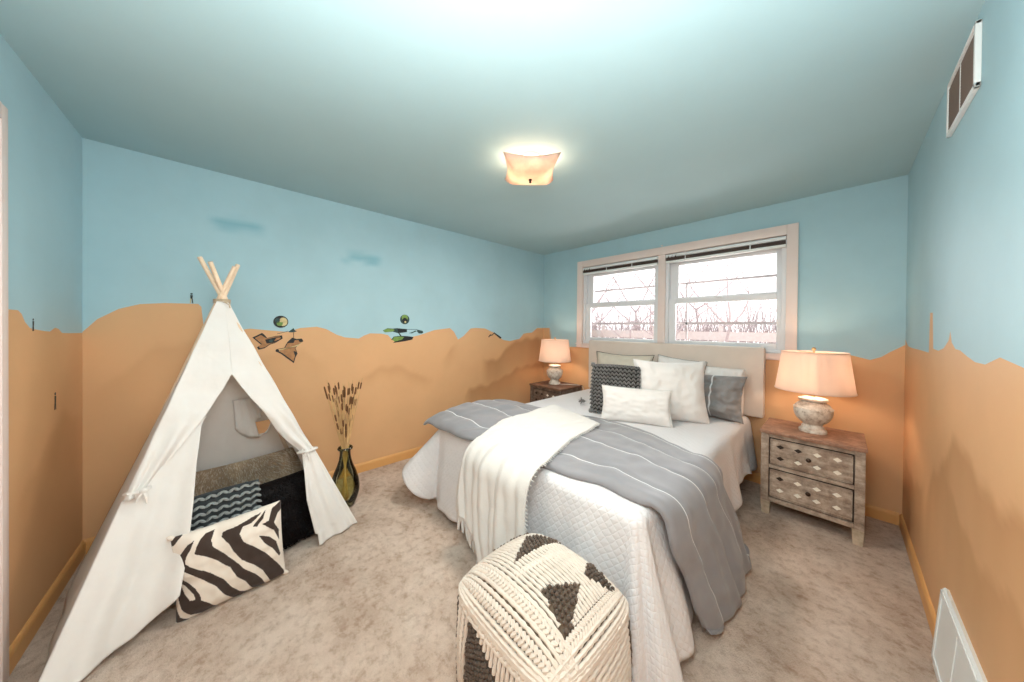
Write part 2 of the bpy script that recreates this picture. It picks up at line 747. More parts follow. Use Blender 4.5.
ridg_left = [([(-2.60, .86), (-2.467, .914), (-2.366, .955), (-2.232, .963), (-2.095, .913), (-1.968, .83), (-1.8, .80)], .16, .45),
             ([(-1.72, .97), (-1.653, 1.039), (-1.562, 1.126), (-1.47, 1.215)], .25, .5),
             ([(-1.16, .955), (-1.114, .959), (-.919, .926), (-.8, 1.018), (-.658, 1.14), (-.4, 1.2), (0, 1.2)], .5, 1),
             ([(-1.42, .44), (-1.392, .526), (-1.336, .619), (-1.222, .627), (-1.047, .629), (-.855, .694), (-.726, .721), (-.55, .80), (0, .85)], .6, 1),
             ([(-4.07, .9), (-3.8, 1.2), (-3.6, 1.25), (-3.4, 1.1), (-3.0, 1.15), (-2.8, 1.0)], .3, .25)]
mural_wall('wall_left', lambda s, z: (0, s, z), -LEN, 0, prof_left, ridg_left,
           patches=[(-3.50, -3.26, 2.05, 2.13, 1), (-2.68, -2.38, 1.94, 2.03, 1)], inward=(1, 0, 0))

WX0, WX1, WZ0, WZ1 = .66, 2.74, 1.13, 2.19        # opening in the wall
prof_back = [(0, 1.352), (.12, 1.353), (.144, 1.34), (.109 + .02, 1.176), (.15, 1.10), (.3, 1.09), (.569, 1.098), (.66, 1.12), (2.74, 1.165), (2.8, 1.178), (2.964, 1.189), (3.069, 1.173), (3.168, 1.144), (3.22, 1.17), (3.259, 1.208), (3.3255, 1.262)]
prof_back = sorted(prof_back)
mural_wall('wall_back', lambda s, z: (s, 0, z), 0, W, prof_back,
           [([(.0, 1.2), (.66, 1.0)], .5, .6)], holes=[(WX0, WX1, WZ0, WZ1)], inward=(0, -1, 0))
prof_right = [(-LEN, 1.30), (-3.4, 1.26), (-2.8, 1.31), (-2.3, 1.25), (-2.009, 1.271), (-1.842, 1.287), (-1.713, 1.257), (-1.609, 1.257), (-1.52, 1.27), (-1.419, 1.288), (-1.35, 1.29), (-1.29, 1.315), (-1.263, 1.36), (-1.235, 1.32), (-1.15, 1.285),
              (-1.05, 1.27), (-.995, 1.271), (-.93, 1.275), (-.905, 1.45), (-.84, 1.452), (-.825, 1.25), (-.572, 1.252), (-.289, 1.252), (-.121, 1.259), (0, 1.30)]
prof_right = sorted(prof_right)
ridg_right = [([(-3.2, .7), (-2.4, .98), (-2.005, .90), (-1.848, .86), (-1.666, .88), (-1.499, .935), (-1.33, .93), (-1.2, .80), (-1.05, .72)], .35, .85),
              ([(-3.0, .5), (-1.943, .681), (-1.714, .616), (-1.464, .664), (-1.219, .772), (-1.0, .70), (-.8, .5)], .35, .7),
              ([(-.8, .55), (-.45, .45), (0, .5)], .35, .6)]
mural_wall('wall_right', lambda s, z: (W, s, z), -LEN, 0, prof_right, ridg_right, inward=(-1, 0, 0))
prof_front = [(0, 1.303), (.04, 1.303), (.2, 1.305), (.297, 1.308), (.34, 1.33), (.382, 1.336), (.44, 1.318), (.493, 1.321), (.611, 1.332), (.64, 1.337), (.682, 1.362), (.71, 1.395), (.74, 1.41), (.831, 1.411), (1.6, 1.3), (2.4, 1.38), (3.3255, 1.3)]
mural_wall('wall_front', lambda s, z: (s, -LEN, z), 0, W, prof_front, [([(0, .8), (.3, .9), (.6, .7), (.8, .6)], .5, .35)],
           holes=[(.92, 1.72, .001, 2.105)], inward=(0, 1, 0))

b = MB(); b.box(-.14, W + .14, -LEN - .14, .14, -.12, 0)
struct(b.build('floor', M_carpet, smooth=False))
b = MB(); b.box(-.14, W + .14, -LEN - .14, .14, H, H + .1)
struct(b.build('ceiling', M_ceil, smooth=False))


def baseboard(name, p0, p1, nrm):
    prof = [(0, 0), (.014, 0), (.014, .062), (.011, .074), (.005, .082), (0, .084)]
    b = MB()
    vs = []
    for p in (p0, p1):
        for d, z in prof:
            vs.append((p[0] + nrm[0] * d, p[1] + nrm[1] * d, z))
    n = len(prof)
    fs = [(i, (i + 1) % n, n + (i + 1) % n, n + i) for i in range(n)] + [tuple(range(n)), tuple(range(n, 2 * n))[::-1]]
    b.add(vs, fs)
    return struct(b.build(name, M_base, smooth=False))


baseboard('baseboard_left', (0, -LEN, 0), (0, 0, 0), (1, 0))
baseboard('baseboard_back', (.014, 0, 0), (W - .014, 0, 0), (0, -1))
baseboard('baseboard_right', (W, -LEN, 0), (W, 0, 0), (-1, 0))
baseboard('baseboard_front', (.014, -LEN, 0), (.872, -LEN, 0), (0, 1))
baseboard('baseboard_front_right', (1.79, -LEN, 0), (W - .014, -LEN, 0), (0, 1))

# door beside the camera (its casing shows at the left edge of the view)
b = MB()
b.box(.872, .92, -LEN, -LEN + .018, 0, 2.165, .004)
b.box(1.72, 1.79, -LEN, -LEN + .020, 0, 2.165, .004)
b.box(.92, 1.72, -LEN, -LEN + .020, 2.105, 2.165, .004)
struct(b.build('trim_1', M_trim))
b = MB()
b.box(.925, 1.715, -LEN - .045, -LEN - .005, .01, 2.1, .003)
for (a, c) in ((.2, .95), (1.1, 1.95)):
    b.box(1.03, 1.61, -LEN - .006, -LEN + .002, a, c, .006)
d1 = struct(b.build('door_1', M_trim))
b = MB(); b.tube([(1.65, -LEN - .01, 1.0), (1.65, -LEN + .05, 1.0)], .012); b.ball((1.65, -LEN + .06, 1.0), .028, 12, 8)
b.build('door_handle', M_brass, d1)

# ------------------------------------------------------------------ windows
b = MB()                                            # casing round both windows
CT = .028
b.box(.610, .695, -CT, 0, 1.10, 2.24, .004)
b.box(2.704, 2.776, -CT, 0, 1.10, 2.24, .004)
b.box(.695, 2.704, -CT, 0, 2.155, 2.24, .004)
b.box(.695, 2.704, -CT, 0, 1.10, 1.155, .004)
b.box(1.662, 1.735, -CT + .004, .02, 1.155, 2.155, .003)
b.box(.60, 2.786, -CT - .008, -CT + .01, 1.143, 1.158, .003)
b.ball((1.70, -CT, 2.252), (.010, .008, .008), 8, 5)
struct(b.build('trim_2', M_trim))
b = MB()                                            # jamb lining
b.box(WX0, .70, 0, .13, WZ0, WZ1)
b.box(2.70, WX1, 0, .13, WZ0, WZ1)
b.box(.70, 2.70, 0, .13, 2.155, WZ1)
b.box(.70, 2.70, 0, .13, WZ0, 1.155)
b.box(1.665, 1.732, .02, .13, 1.155, 2.155)
struct(b.build('trim_3', M_trim, smooth=False))


def window(name, x0, x1, gl, gr):
    """double-hung unit between x0 and x1; glass from gl to gr"""
    b = MB()                                        # outer vinyl frame
    b.box(x0, x0 + .03, -.005, .12, 1.158, 2.152, .003)
    b.box(x1 - .03, x1, -.005, .12, 1.158, 2.152, .003)
    b.box(x0 + .03, x1 - .03, -.005, .12, 2.12, 2.152, .003)
    b.box(x0 + .03, x1 - .03, -.005, .12, 1.158, 1.185, .003)
    w = struct(b.build(name, M_vinyl))

    def sash(y, z0, z1, g0, g1, zb, zt, nm):
        s = MB()
        a, c = x0 + .03, x1 - .03
        s.box(a, g0, y, y + .032, z0, z1, .004)
        s.box(g1, c, y, y + .032, z0, z1, .004)
        s.box(g0, g1, y, y + .032, z0, zb, .004)
        s.box(g0, g1, y, y + .032, zt, z1, .004)
        o = s.build(nm, M_vinyl, w)
        p = MB(); p.box(g0 - .004, g1 + .004, y + .014, y + .018, zb - .004, zt + .004)
        p.build('pane', M_pane, o, False)
        return o
    sash(.012, 1.185, 1.675, gl - .015, gr + .01, 1.238, 1.622, 'lower_sash')
    sash(.052, 1.655, 2.12, gl, gr, 1.690, 2.03, 'upper_sash')
    s = MB()                                        # outer screen / storm rails
    s.box(x0 + .03, x1 - .03, .095, .112, 1.83, 1.85)
    s.box(x0 + .03, x1 - .03, .095, .112, 1.405, 1.43)
    if x1 > 2:
        s.box(x0 + .17, x0 + .185, .095, .11, 1.185, 1.84)
    s.build('storm_rail', M_rail, w, False)
    s = MB(); s.box((x0 + x1) / 2 - .02, (x0 + x1) / 2 + .03, -.004, .012, 1.66, 1.68, .004)
    s.build('sash_lock', M_vinyl, w)
    return w


window('window_1', .70, 1.663, .81, 1.598)
window('window_2', 1.734, 2.703, 1.845, 2.632)


def blind(x0, x1, label):
    root = empty('window_blind', ((x0 + x1) / 2, -.012, 2.06))
    tag(root, label, 'blind', 'venetian blinds raised to the top of the windows')
    hw = (x1 - x0) / 2
    b = MB(); b.box(-hw, hw, -.012, .012, .056, .082, .003); b.build('headrail', M_white, root)
    b = MB()
    for i in range(7):
        z = .022 + i * .0042
        b.box(-hw + .004, hw - .004, -.0135, .0125, z, z + .0026)
    b.build('slats', M_blind_d, root, False)
    b = MB(); b.box(-hw, hw, -.013, .013, -.006, .018, .003); b.build('bottom_rail', M_white, root)
    b = MB()
    for f in ((.2, .75) if x1 > 2 else (.36, .70)):
        x = -hw + 2 * hw * f
        b.box(x - .004, x + .004, -.0155, -.0130, -.006, .092)
        b.ball((x, -.017, .012), (.008, .005, .010), 8, 5)
    b.build('ladder_tape', M_white, root)
    for j in range(3):
        b = MB(); b.ball((-hw + .03 + .035 * j, -.019, .055 - .008 * (j % 2)), (.007, .006, .007), 8, 5)
        b.tube([(-hw + .03 + .035 * j, -.019, .055), (-hw + .035 + .035 * j, -.016, .075)], .0015, 5)
        b.build('cord_end', M_bronze, root)
    root.location.y = -.018


blind(.702, 1.655, 'dark slatted blind pulled up at the top of the left, narrower-looking window')
blind(1.74, 2.70, 'dark slatted blind pulled up at the top of the right window')


# ------------------------------------------------------------------ outside
b = MB(); b.box(-14, 12, .2, 30, -.6, -.5)
tag(struct(b.build('ground_outside', M_snow, smooth=False)), 'pale winter ground outside the window', 'ground')


def bare_tree(x, y, h, r, seed, label, lean=0.0, depth=5):
    rnd = random.Random(seed)
    r *= .75
    b = MB()

    def grow(p, d, L, r, k):
        n = 4
        pts, rs = [p], [r]
        for i in range(n):
            d = (d + Vector((rnd.uniform(-.16, .16), rnd.uniform(-.16, .16), rnd.uniform(-.02, .12)))).normalized()
            p = p + d * L / n
            pts.append(p)
            rs.append(r * (1 - .32 * (i + 1) / n))
        b.tube(pts, rs, 6 if k < 2 else 4, cap=False)
        if k >= depth:
            return
        for j in range(2 if k else 3):
            a = rnd.uniform(0, 2 * pi)
            t = rnd.uniform(.45, .85)
            nd = (d * (1 - t) + Vector((cos(a), sin(a), .35)) * t).normalized()
            q = pts[-1] if j == 0 else pts[rnd.randint(2, n)]
            grow(q, nd, L * rnd.uniform(.6, .82), rs[-1] * .80, k + 1)
    grow(Vector((0, 0, -.1)), Vector((lean, 0, 1)).normalized(), h * .34, r, 0)
    o = b.build('bare_tree', M_bark)
    o.location = (x, y, -.5)
    tag(o, label, 'tree', 'bare trees outside the window')
    return o


TL = 'leafless grey tree outside, seen through the '
bare_tree(.85, 3.4, 5.2, .075, 3, TL + 'right half of the right window, thickest')
bare_tree(.15, 4.2, 5.0, .04, 5, TL + 'right window, slim, left of the thickest')
bare_tree(.95, 5.2, 6.0, .06, 8, TL + 'right window at its right edge', .12)
bare_tree(-1.0, 5.0, 5.6, .045, 11, TL + 'left edge of the right window')
bare_tree(-2.9, 5.2, 6.2, .06, 14, TL + 'left window, near its centre')
bare_tree(-4.0, 7.2, 7.0, .07, 17, TL + 'left window, on its right side', -.05)
bare_tree(-.6, 9.9, 8.0, .07, 21, TL + 'middle of the right window, far back', depth=6)
bare_tree(-3.6, 10.4, 8.0, .07, 23, TL + 'left window, tall and far back', depth=6)
bare_tree(-.4, 6.2, 5.5, .04, 29, TL + 'right window, leaning left', -.1, depth=6)
b = MB()
for i in range(1600):
    a = random.uniform(0, 2 * pi); zz = random.random() ** .8; rad = (1 - zz) * 1.15 * random.uniform(.3, 1) + .05
    p = Vector((rad * cos(a), rad * sin(a), .3 + zz * 3.3))
    d = Vector((cos(a), sin(a), -.25)) * .22
    q = Vector((-sin(a), cos(a), 0)) * .05
    b.add([p, p + d * .5 + q, p + d, p + d * .5 - q], [(0, 1, 2, 3)])
b.tube([(0, 0, -.1), (0, 0, 3.3)], [.09, .02], 8)
o = b.build('evergreen_tree', M_evergreen)
o.location = (-3.9, 5.9, -.5)
tag(o, 'olive evergreen tree outside, behind the left window', 'tree')
b = MB()
rnd = random.Random(77)
for i in range(1500):
    p = Vector((rnd.uniform(-11, 3.5), rnd.uniform(7.6, 9.5), -.5))
    hgt = rnd.uniform(1.2, 3.3)
    d = Vector((rnd.uniform(-.35, .35), rnd.uniform(-.2, .2), 1)) * hgt
    q = p + d * .55 + Vector((rnd.uniform(-.15, .15), 0, 0))
    b.tube([p, q, p + d], [.016, .011, .004], 3, cap=False)
    b.tube([q, q + Vector((rnd.uniform(-.6, .6), 0, rnd.uniform(.2, .7)))], [.009, .003], 3, cap=False)
tag(b.build('brushwood', M_bark), 'tangle of bare winter brush beyond the fence outside', 'brush', kind='stuff')
b = MB()
for i in range(4):
    b.box(-11, 3, 7.0, 7.03, -.35 + i * .46, -.10 + i * .46)
for i in range(8):
    b.box(-10.8 + i * 1.9, -10.7 + i * 1.9, 7.03, 7.12, -.5, 1.45)
tag(b.build('wooden_fence', M_fence, smooth=False), 'pale post and board fence in the yard outside the windows', 'fence')


# ------------------------------------------------------------------ vents
root = empty('wall_vent', (W, -1.42, 2.28))
tag(root, 'white framed air vent with brown louvres high on the right wall', 'vent')
b = MB()
y0, y1, z0, z1 = -.20, .20, -.105, .115
for (a, c, e, f) in ((y0, y1, z1 - .013, z1), (y0, y1, z0, z0 + .016), (y0, y0 + .016, z0, z1), (y1 - .012, y1, z0, z1)):
    b.box(-.014, 0, a, c, e, f, .003)
b.box(-.012, 0, -.004, .004, z0 + .02, z1 - .02)
b.build('frame', M_white, root)
b = MB()
for i in range(16):
    z = z0 + .026 + i * .0106
    b.box(-.011, -.003, y0 + .02, y1 - .02, z, z + .0075, M=None)
b.build('louvre', M_grille, root, False)
b = MB(); b.box(-.003, -.0005, y0 + .02, y1 - .02, z0 + .02, z1 - .02); b.build('backing', M_line, root, False)


def register(y0, y1, label):
    root = empty('floor_register', (W, (y0 + y1) / 2, 0))
    tag(root, label, 'register', 'white registers at the foot of the right wall')
    hw = (y1 - y0) / 2
    b = MB()
    prof = [(0, .325), (-.010, .33), (-.016, .32), (-.036, .02), (-.036, 0), (0, 0)]
    vs = [(x, -hw, z) for x, z in prof] + [(x, hw, z) for x, z in prof]
    n = len(prof)
    b.add(vs, [(i, (i + 1) % n, n + (i + 1) % n, n + i) for i in range(n)] + [tuple(range(n)), tuple(range(n, 2 * n))[::-1]])
    b.build('body', M_white, root, False)
    # raised rim and dividing seam on the slanted face
    b = MB()
    A, B = Vector((-.0165, 0, .317)), Vector((-.0360, 0, .03))
    def quad(ya, yb, ta, tb, h=.004):
        nrm = Vector((-.98, 0, .2))
        c = [A.lerp(B, ta) + Vector((0, ya, 0)), A.lerp(B, ta) + Vector((0, yb, 0)), A.lerp(B, tb) + Vector((0, yb, 0)), A.lerp(B, tb) + Vector((0, ya, 0))]
        b.add(c + [p + nrm * h for p in c], [(4, 5, 6, 7), (0, 1, 5, 4), (1, 2, 6, 5), (2, 3, 7, 6), (3, 0, 4, 7)])
    quad(-hw, hw, 0, .06); quad(-hw, hw, .94, 1); quad(-hw, -hw + .02, 0, 1); quad(hw - .02, hw, 0, 1)
    quad(-.01, .01, .06, .94, .003)
    b.build('rim', M_white, root, False)
    return root


register(-1.82, -1.33, 'white slanted heating register at the right wall, the fully visible one')
register(-2.40, -1.86, 'white heating register at the right wall, nearest the camera, mostly cut off')

# ------------------------------------------------------------------ nightstands
def nightstand(loc, rz, wood_m, top_m, leg_m, label):
    w, d, h = .51, .43, .62
    root = empty('nightstand', loc, rz)
    tag(root, label, 'nightstand', 'matching two-drawer nightstands either side of the bed')
    y0, y1 = -d, 0                                   # front at -d
    b = MB()
    b.box(0, .03, y0, y1, .10, h - .02, .004)        # sides
    b.box(w - .03, w, y0, y1, .10, h - .02, .004)
    b.box(.03, w - .03, y0 + .30, y1, .12, h - .02)
    b.box(.03, w - .03, y0 + .012, y1, .10, .135, .003)
    b.box(.03, w - .03, y0 + .004, y0 + .3, .345, .372, .003)
    b.box(.03, w - .03, y0 + .004, y0 + .3, h - .052, h - .02, .003)
    b.box(.0, .045, y0 - .004, y0 + .03, .10, h - .02, .003)
    b.box(w - .045, w, y0 - .004, y0 + .03, .10, h - .02, .003)
    b.box(.045, w - .045, y0 - .003, y0 + .02, .10, .132, .003)
    b.build('body', wood_m, root)
    b = MB(); b.box(-.008, w + .008, y0 - .012, y1, h - .024, h, .005); b.build('top', top_m, root)
    for x in (0, w - .055):
        for y in (y0, y1 - .055):
            b = MB()
            t = .006
            sgn = 1 if x == 0 else -1
            vs = [(x, y, .10), (x + .055, y, .10), (x + .055, y + .055, .10), (x, y + .055, .10),
                  (x + t, y + t, 0), (x + .055 - t, y + t, 0), (x + .055 - t, y + .055 - t, 0), (x + t, y + .055 - t, 0)]
            b.add(vs, [(0, 1, 2, 3), (7, 6, 5, 4), (0, 4, 5, 1), (1, 5, 6, 2), (2, 6, 7, 3), (3, 7, 4, 0)])
            b.build('leg', leg_m, root, False)
    for k, (za, zb) in enumerate(((.375, .565), (.138, .342))):
        b = MB()
        b.box(.052, w - .052, y0 + .002, y0 + .28, za + .004, zb - .004, .003)
        # thin bead round the drawer front
        for (a, c, e, f) in ((.052, w - .052, zb - .010, zb - .004), (.052, w - .052, za + .004, za + .010), (.052, .058, za + .004, zb - .004), (w - .058, w - .052, za + .004, zb - .004)):
            b.box(a, c, y0 - .003, y0 + .004, e, f)
        dr = b.build('drawer', wood_m, root)
        b = MB(); b.box(.047, w - .047, y0 + .006, y0 + .02, za, zb); b.build('shadow_gap', M_line, dr, False)
        zc = (za + zb) / 2
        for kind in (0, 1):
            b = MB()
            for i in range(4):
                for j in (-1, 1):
                    dark = (i == 0 and not (k == 1 and j == -1)) or (i == 1 and j == 1 and k == 0)  # dark reflection in these mirror inlays is painted as their colour
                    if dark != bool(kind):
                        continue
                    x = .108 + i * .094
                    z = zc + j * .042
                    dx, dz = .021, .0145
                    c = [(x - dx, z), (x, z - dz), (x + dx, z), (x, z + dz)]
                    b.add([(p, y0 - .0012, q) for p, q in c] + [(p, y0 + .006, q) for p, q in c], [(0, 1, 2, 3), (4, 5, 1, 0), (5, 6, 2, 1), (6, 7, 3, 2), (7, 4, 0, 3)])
            b.build('dark_reflection_inlay' if kind else 'inlay', M_line if kind else M_mirror, dr, False)
        b = MB()
        b.tube([(w / 2, y0 + .004, zc), (w / 2, y0 - .014, zc)], .006, 10)
        b.ball((w / 2, y0 - .02, zc), (.014, .009, .014), 12, 8)
        b.build('knob', M_bronze, dr)
    return root


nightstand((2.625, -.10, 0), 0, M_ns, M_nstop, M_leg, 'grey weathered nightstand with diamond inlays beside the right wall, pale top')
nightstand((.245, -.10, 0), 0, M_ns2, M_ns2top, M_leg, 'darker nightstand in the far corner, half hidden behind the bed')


# ------------------------------------------------------------------ table lamps
def lamp(loc, power, label, watt_col=(1, .75, .56)):
    root = empty('table_lamp', loc)
    tag(root, label, 'lamp', 'matching urn lamps on the nightstands')
    b = MB()
    b.lathe([(.0, 0), (.074, 0), (.076, .008), (.075, .018), (.068, .026), (.062, .030), (.061, .040), (.056, .047), (.052, .054), (.054, .062), (.062, .069), (.073, .077), (.083, .088), (.092, .102),
             (.099, .118), (.1035, .135), (.105, .152), (.104, .170), (.100, .176), (.097, .186), (.088, .200), (.074, .212), (.066, .218), (.066, .224), (.078, .229), (.081, .236), (.078, .244), (.060, .250), (.03, .254), (.0, .256)], 48)
    b.build('base', M_ceramic, root)
    b = MB()
    for i in range(34):
        th = 2 * pi * i / 34
        b.ball((.1035 * cos(th), .1035 * sin(th), .174), .0046, 6, 4)
    b.build('beading', M_ceramic, root)
    b = MB(); b.tube([(0, 0, .236), (0, 0, .30)], .011, 12); b.lathe([(.017, .29), (.019, .33), (.015, .345)], 14)
    b.build('socket', M_brass, root)
    b = MB(); b.ball((0, 0, .385), (.028, .028, .04), 14, 10)
    bo = b.build('bulb', M_bulb, root)
    b = MB()
    z0, z1, ra, rb = .300, .580, .212, .176
    b.lathe([(ra, z0), (rb, z1), (rb - .0025, z1), (ra - .0025, z0), (ra, z0)], 56)
    sh = b.build('lamp_shade', M_shade, root)
    b = MB()
    for (r, z) in ((ra, z0 + .003), (rb, z1 - .003)):
        b.lathe([(r + .0018, z - .004), (r + .0018, z + .004), (r - .003, z + .004), (r - .003, z - .004), (r + .0018, z - .004)], 56)
    b.build('shade_trim', M_shade, sh)
    b = MB()
    for a in (0, 2 * pi / 3, 4 * pi / 3):
        b.tube([(0, 0, z1 - .006), (rb * .98 * cos(a), rb * .98 * sin(a), z1 - .006)], .0022, 6)
    for s_ in (-1, 1):
        b.tube([(s_ * .012, 0, .30), (s_ * .06, 0, .36), (s_ * .065, 0, .44), (s_ * .03, 0, .54), (0, 0, z1)], .002, 6)
    b.build('harp', M_brass, root)
    b = MB(); b.tube([(0, 0, z1 - .005), (0, 0, z1 + .014)], .006, 10); b.ball((0, 0, z1 + .022), .0125, 12, 8)
    b.build('finial', M_brass, root)
    l = light('lamp_light', 'POINT', (0, 0, .40), power, watt_col, .045)
    l.parent = root
    return root


lamp((2.888, -.325, .62), 8, 'white shaded urn lamp on the grey nightstand at the right')
lamp((.465, -.30, .62), 6.5, 'smaller-looking urn lamp on the dark nightstand in the far corner')
b = MB(); b.tube([(.54, -.28, .6225), (.60, -.22, .6225), (.68, -.17, .6225), (.74, -.14, .6225), (.775, -.11, .60), (.78, -.06, .5)], .0025, 6)
tag(b.build('lamp_cord', M_white), 'thin white cord trailing from the far corner lamp across the dark nightstand', 'cord')

# ------------------------------------------------------------------ ceiling light
root = empty('ceiling_light', (1.66, -2.035, H), radians(47))
tag(root, 'square frosted glass ceiling light with curled corners, lit warm', 'ceiling light')
n = 25
vs, fs = [], []
for sgn in (0, 1):
    for i in range(n):
        for j in range(n):
            x = -1 + 2 * i / (n - 1); y = -1 + 2 * j / (n - 1)
            rr_ = max(abs(x), abs(y))
            cr = (abs(x) * abs(y)) ** 1.6
            z = -.135 + .062 * rr_ ** 5 + .012 * cr + .004 * sgn
            e = .146 + .022 * cr
            vs.append((x * e, y * e, z))
N2 = n * n
for i in range(n - 1):
    for j in range(n - 1):
        a = i * n + j
        fs.append((a, a + 1, a + n + 1, a + n))
        fs.append((N2 + a, N2 + a + n, N2 + a + n + 1, N2 + a + 1))
rim = [i * n for i in range(n)] + [(n - 1) * n + j for j in range(1, n)] + [i * n + n - 1 for i in range(n - 2, -1, -1)] + [j for j in range(n - 2, 0, -1)]
for a, c in zip(rim, rim[1:] + rim[:1]):
    fs.append((a, c, N2 + c, N2 + a))
mk('glass_shade', vs, fs, M_lglass, root)
b = MB(); b.lathe([(0, 0), (.075, 0), (.075, -.012), (.05, -.022), (0, -.022)], 28); b.build('canopy', M_white, root)
b = MB(); b.tube([(0, 0, -.02), (0, 0, -.15)], .004, 8); b.build('stem', M_brass, root)
b = MB(); b.lathe([(0, -.135), (.011, -.137), (.011, -.142), (.006, -.147), (.009, -.154), (.0, -.162)], 14); b.build('finial', M_bronze, root)
for s_ in (-1, 1):
    b = MB(); b.tube([(s_ * .02, 0, -.05), (s_ * .055, 0, -.055)], .012, 10); b.build('socket', M_white, root)
    b = MB(); b.ball((s_ * .085, 0, -.06), (.034, .024, .024), 12, 8); b.build('bulb', M_bulb, root)
    l = light('ceiling_lamp_light', 'POINT', (s_ * .085, 0, -.066), 4.5, (1, .68, .47), .035)
    l.parent = root
l = light('ceiling_lamp_glow', 'AREA', (0, 0, -.175), 22, (1, .90, .81), .28)
l.parent = root

# ------------------------------------------------------------------ bed
bed = empty('bed', (1.69, -1.15, 0))
tag(bed, 'queen bed with a beige upholstered headboard under the windows', 'bed')
BX0, BX1, BY0, BY1, BZ = .875, 2.49, -2.245, -.14, .60


def P_(o):
    o.location = -bed.location
    return o


b = MB(); b.box(.855, 2.582, -.118, -.032, .60, 1.205, .022)
P_(b.build('headboard', M_head, bed))
b = MB(); b.box(.862, 2.575, -.030, -.022, .61, 1.20, .002)
P_(b.build('headboard_backing', M_line, bed))
for x in (1.05, 2.35):
    b = MB(); b.box(x, x + .07, -.06, -.035, 0.0, .66, .003); P_(b.build('headboard_strut', M_dark, bed))
b = MB(); b.box(BX0, BX1, BY0, BY1, .36, BZ - .012, .04); P_(b.build('mattress', M_matt, bed))
b = MB(); b.box(BX0 + .01, BX1 - .01, BY0 + .01, BY1, .17, .355, .02); P_(b.build('box_spring', M_matt, bed))
b = MB()
for x in (BX0 + .03, BX1 - .07):
    b.box(x, x + .04, BY0 + .03, BY1 - .03, .13, .17, .002)
for y in (BY0 + .03, BY1 - .07):
    b.box(BX0 + .07, BX1 - .07, y, y + .04, .13, .17, .002)
P_(b.build('bed_frame', M_dark, bed))
for x in (BX0 + .08, BX1 - .08):
    for y in (BY0 + .1, BY1 - .1):
        b = MB(); b.tube([(x, y, 0), (x, y, .13)], .018, 10); P_(b.build('leg', M_dark, bed))

# quilt: top plus a hanging skirt along left side, foot and right side
def quilt():
    r = .05
    path = []   # (base x, base y, nx, ny, length, flare)
    x0, x1, y0, y1 = BX0, BX1, BY0, BY1
    nL = 70
    for i in range(nL):
        t = i / nL
        path.append((x0 + r, y1 + (y0 + r - y1) * t, -1, 0, .50 - .02 * t, .03 + .32 * sstep(.7, 1, t)))
    for i in range(24):
        a = pi + (pi / 2) * i / 24
        t = i / 24
        k = sin(t * pi)
        path.append((x0 + r, y0 + r, cos(a), sin(a), .48 - .02 * k + .11 * sstep(.4, 1, t), .35 + .48 * k * (1 - .3 * t) - .22 * sstep(.6, 1, t)))
    nF = 90
    for i in range(nF):
        t = i / nF
        path.append((x0 + r + (x1 - x0 - 2 * r) * t, y0 + r, 0, -1, .59, .13))
    for i in range(24):
        a = 1.5 * pi + (pi / 2) * i / 24
        t = i / 24
        k = sin(t * pi)
        path.append((x1 - r, y0 + r, cos(a), sin(a), .60 + .06 * k, .13 + .13 * t + .10 * k))
    for i in range(nL + 1):
        t = i / nL
        y = y0 + r + (y1 - y0 - r) * t
        path.append((x1 - r, y, 1, 0, interp([(0, .59), (.55, .56), (.7, .42), (.82, .38), (.9, .44), (1, .44)], t), .13 + .13 * sstep(.16, 0, t)))
    n = len(path)
    rows_top = 14
    ns = 34
    vs, uvs, fs = [], [], []
    cx = (x0 + x1) / 2
    s_arc = 0
    prev = None
    tick = []
    for (bx, by, nx, ny, L, fl) in path:
        if prev:
            s_arc += sqrt((bx - prev[0]) ** 2 + (by - prev[1]) ** 2) + .45 * sqrt((nx - prev[2]) ** 2 + (ny - prev[3]) ** 2)
        prev = (bx, by, nx, ny)
        tick.append(s_arc)
    top = BZ
    for k, (bx, by, nx, ny, L, fl) in enumerate(path):
        # inner rows: from the bed's middle spine out to the base point
        ix = cx + (bx - cx) * .0
        iy = max(by, y0 + .75) if by < y1 else by
        for i in range(rows_top):
            t = i / rows_top
            px = ix + (bx - ix) * t
            py = iy + (by - iy) * t
            vs.append(Vector((px, py, top + .004 * noise.noise(Vector((px * 4, py * 4, 0))))))
            uvs.append((px, py))
        for i in range(ns + 1):
            s = L * i / ns
            arc = r * pi / 2
            if s < arc:
                a = s / r
                h = r * sin(a); d = r * (1 - cos(a))
            else:
                q = s - arc
                ph = fl
                h = r + q * sin(ph); d = r + q * cos(ph)
            g = (s / L) ** 1.3 * (1 if nx != -1 and not (nx < 0 and ny < 0) else .35)
            fold = (.020 * sin(tick[k] * 17 + 1.3) + .012 * sin(tick[k] * 31 + .4) + .02 * noise.noise(Vector((tick[k] * 4, s * 3, 2)))) * g
            h += fold
            z = top - d
            zmin = .012 + .004 * sin(tick[k] * 23)
            if z < zmin:
                h += (zmin - z) * .8
                z = zmin
            vs.append(Vector((bx + nx * h, by + ny * h, z)))
            uvs.append((bx + nx * s + (tick[k] * .0), by + ny * s))
    R = rows_top + ns + 1
    for k in range(n - 1):
        for i in range(R - 1):
            fs.append((k * R + i, k * R + i + 1, (k + 1) * R + i + 1, (k + 1) * R + i))
    o = mk('quilt', vs, fs, M_quilt, uvs=uvs)
    solidify(o, .008, 1)
    return tag(o, 'white quilted coverlet hanging to the carpet over the bed', 'quilt')


quilt()


# cloth draped over the bed edge
def over_edge(s, r, fl):
    arc = r * pi / 2
    if s <= 0:
        return s, 0
    if s < arc:
        a = s / r
        return r * sin(a), r * (1 - cos(a))
    q = s - arc
    return r + q * sin(fl), r + q * cos(fl)


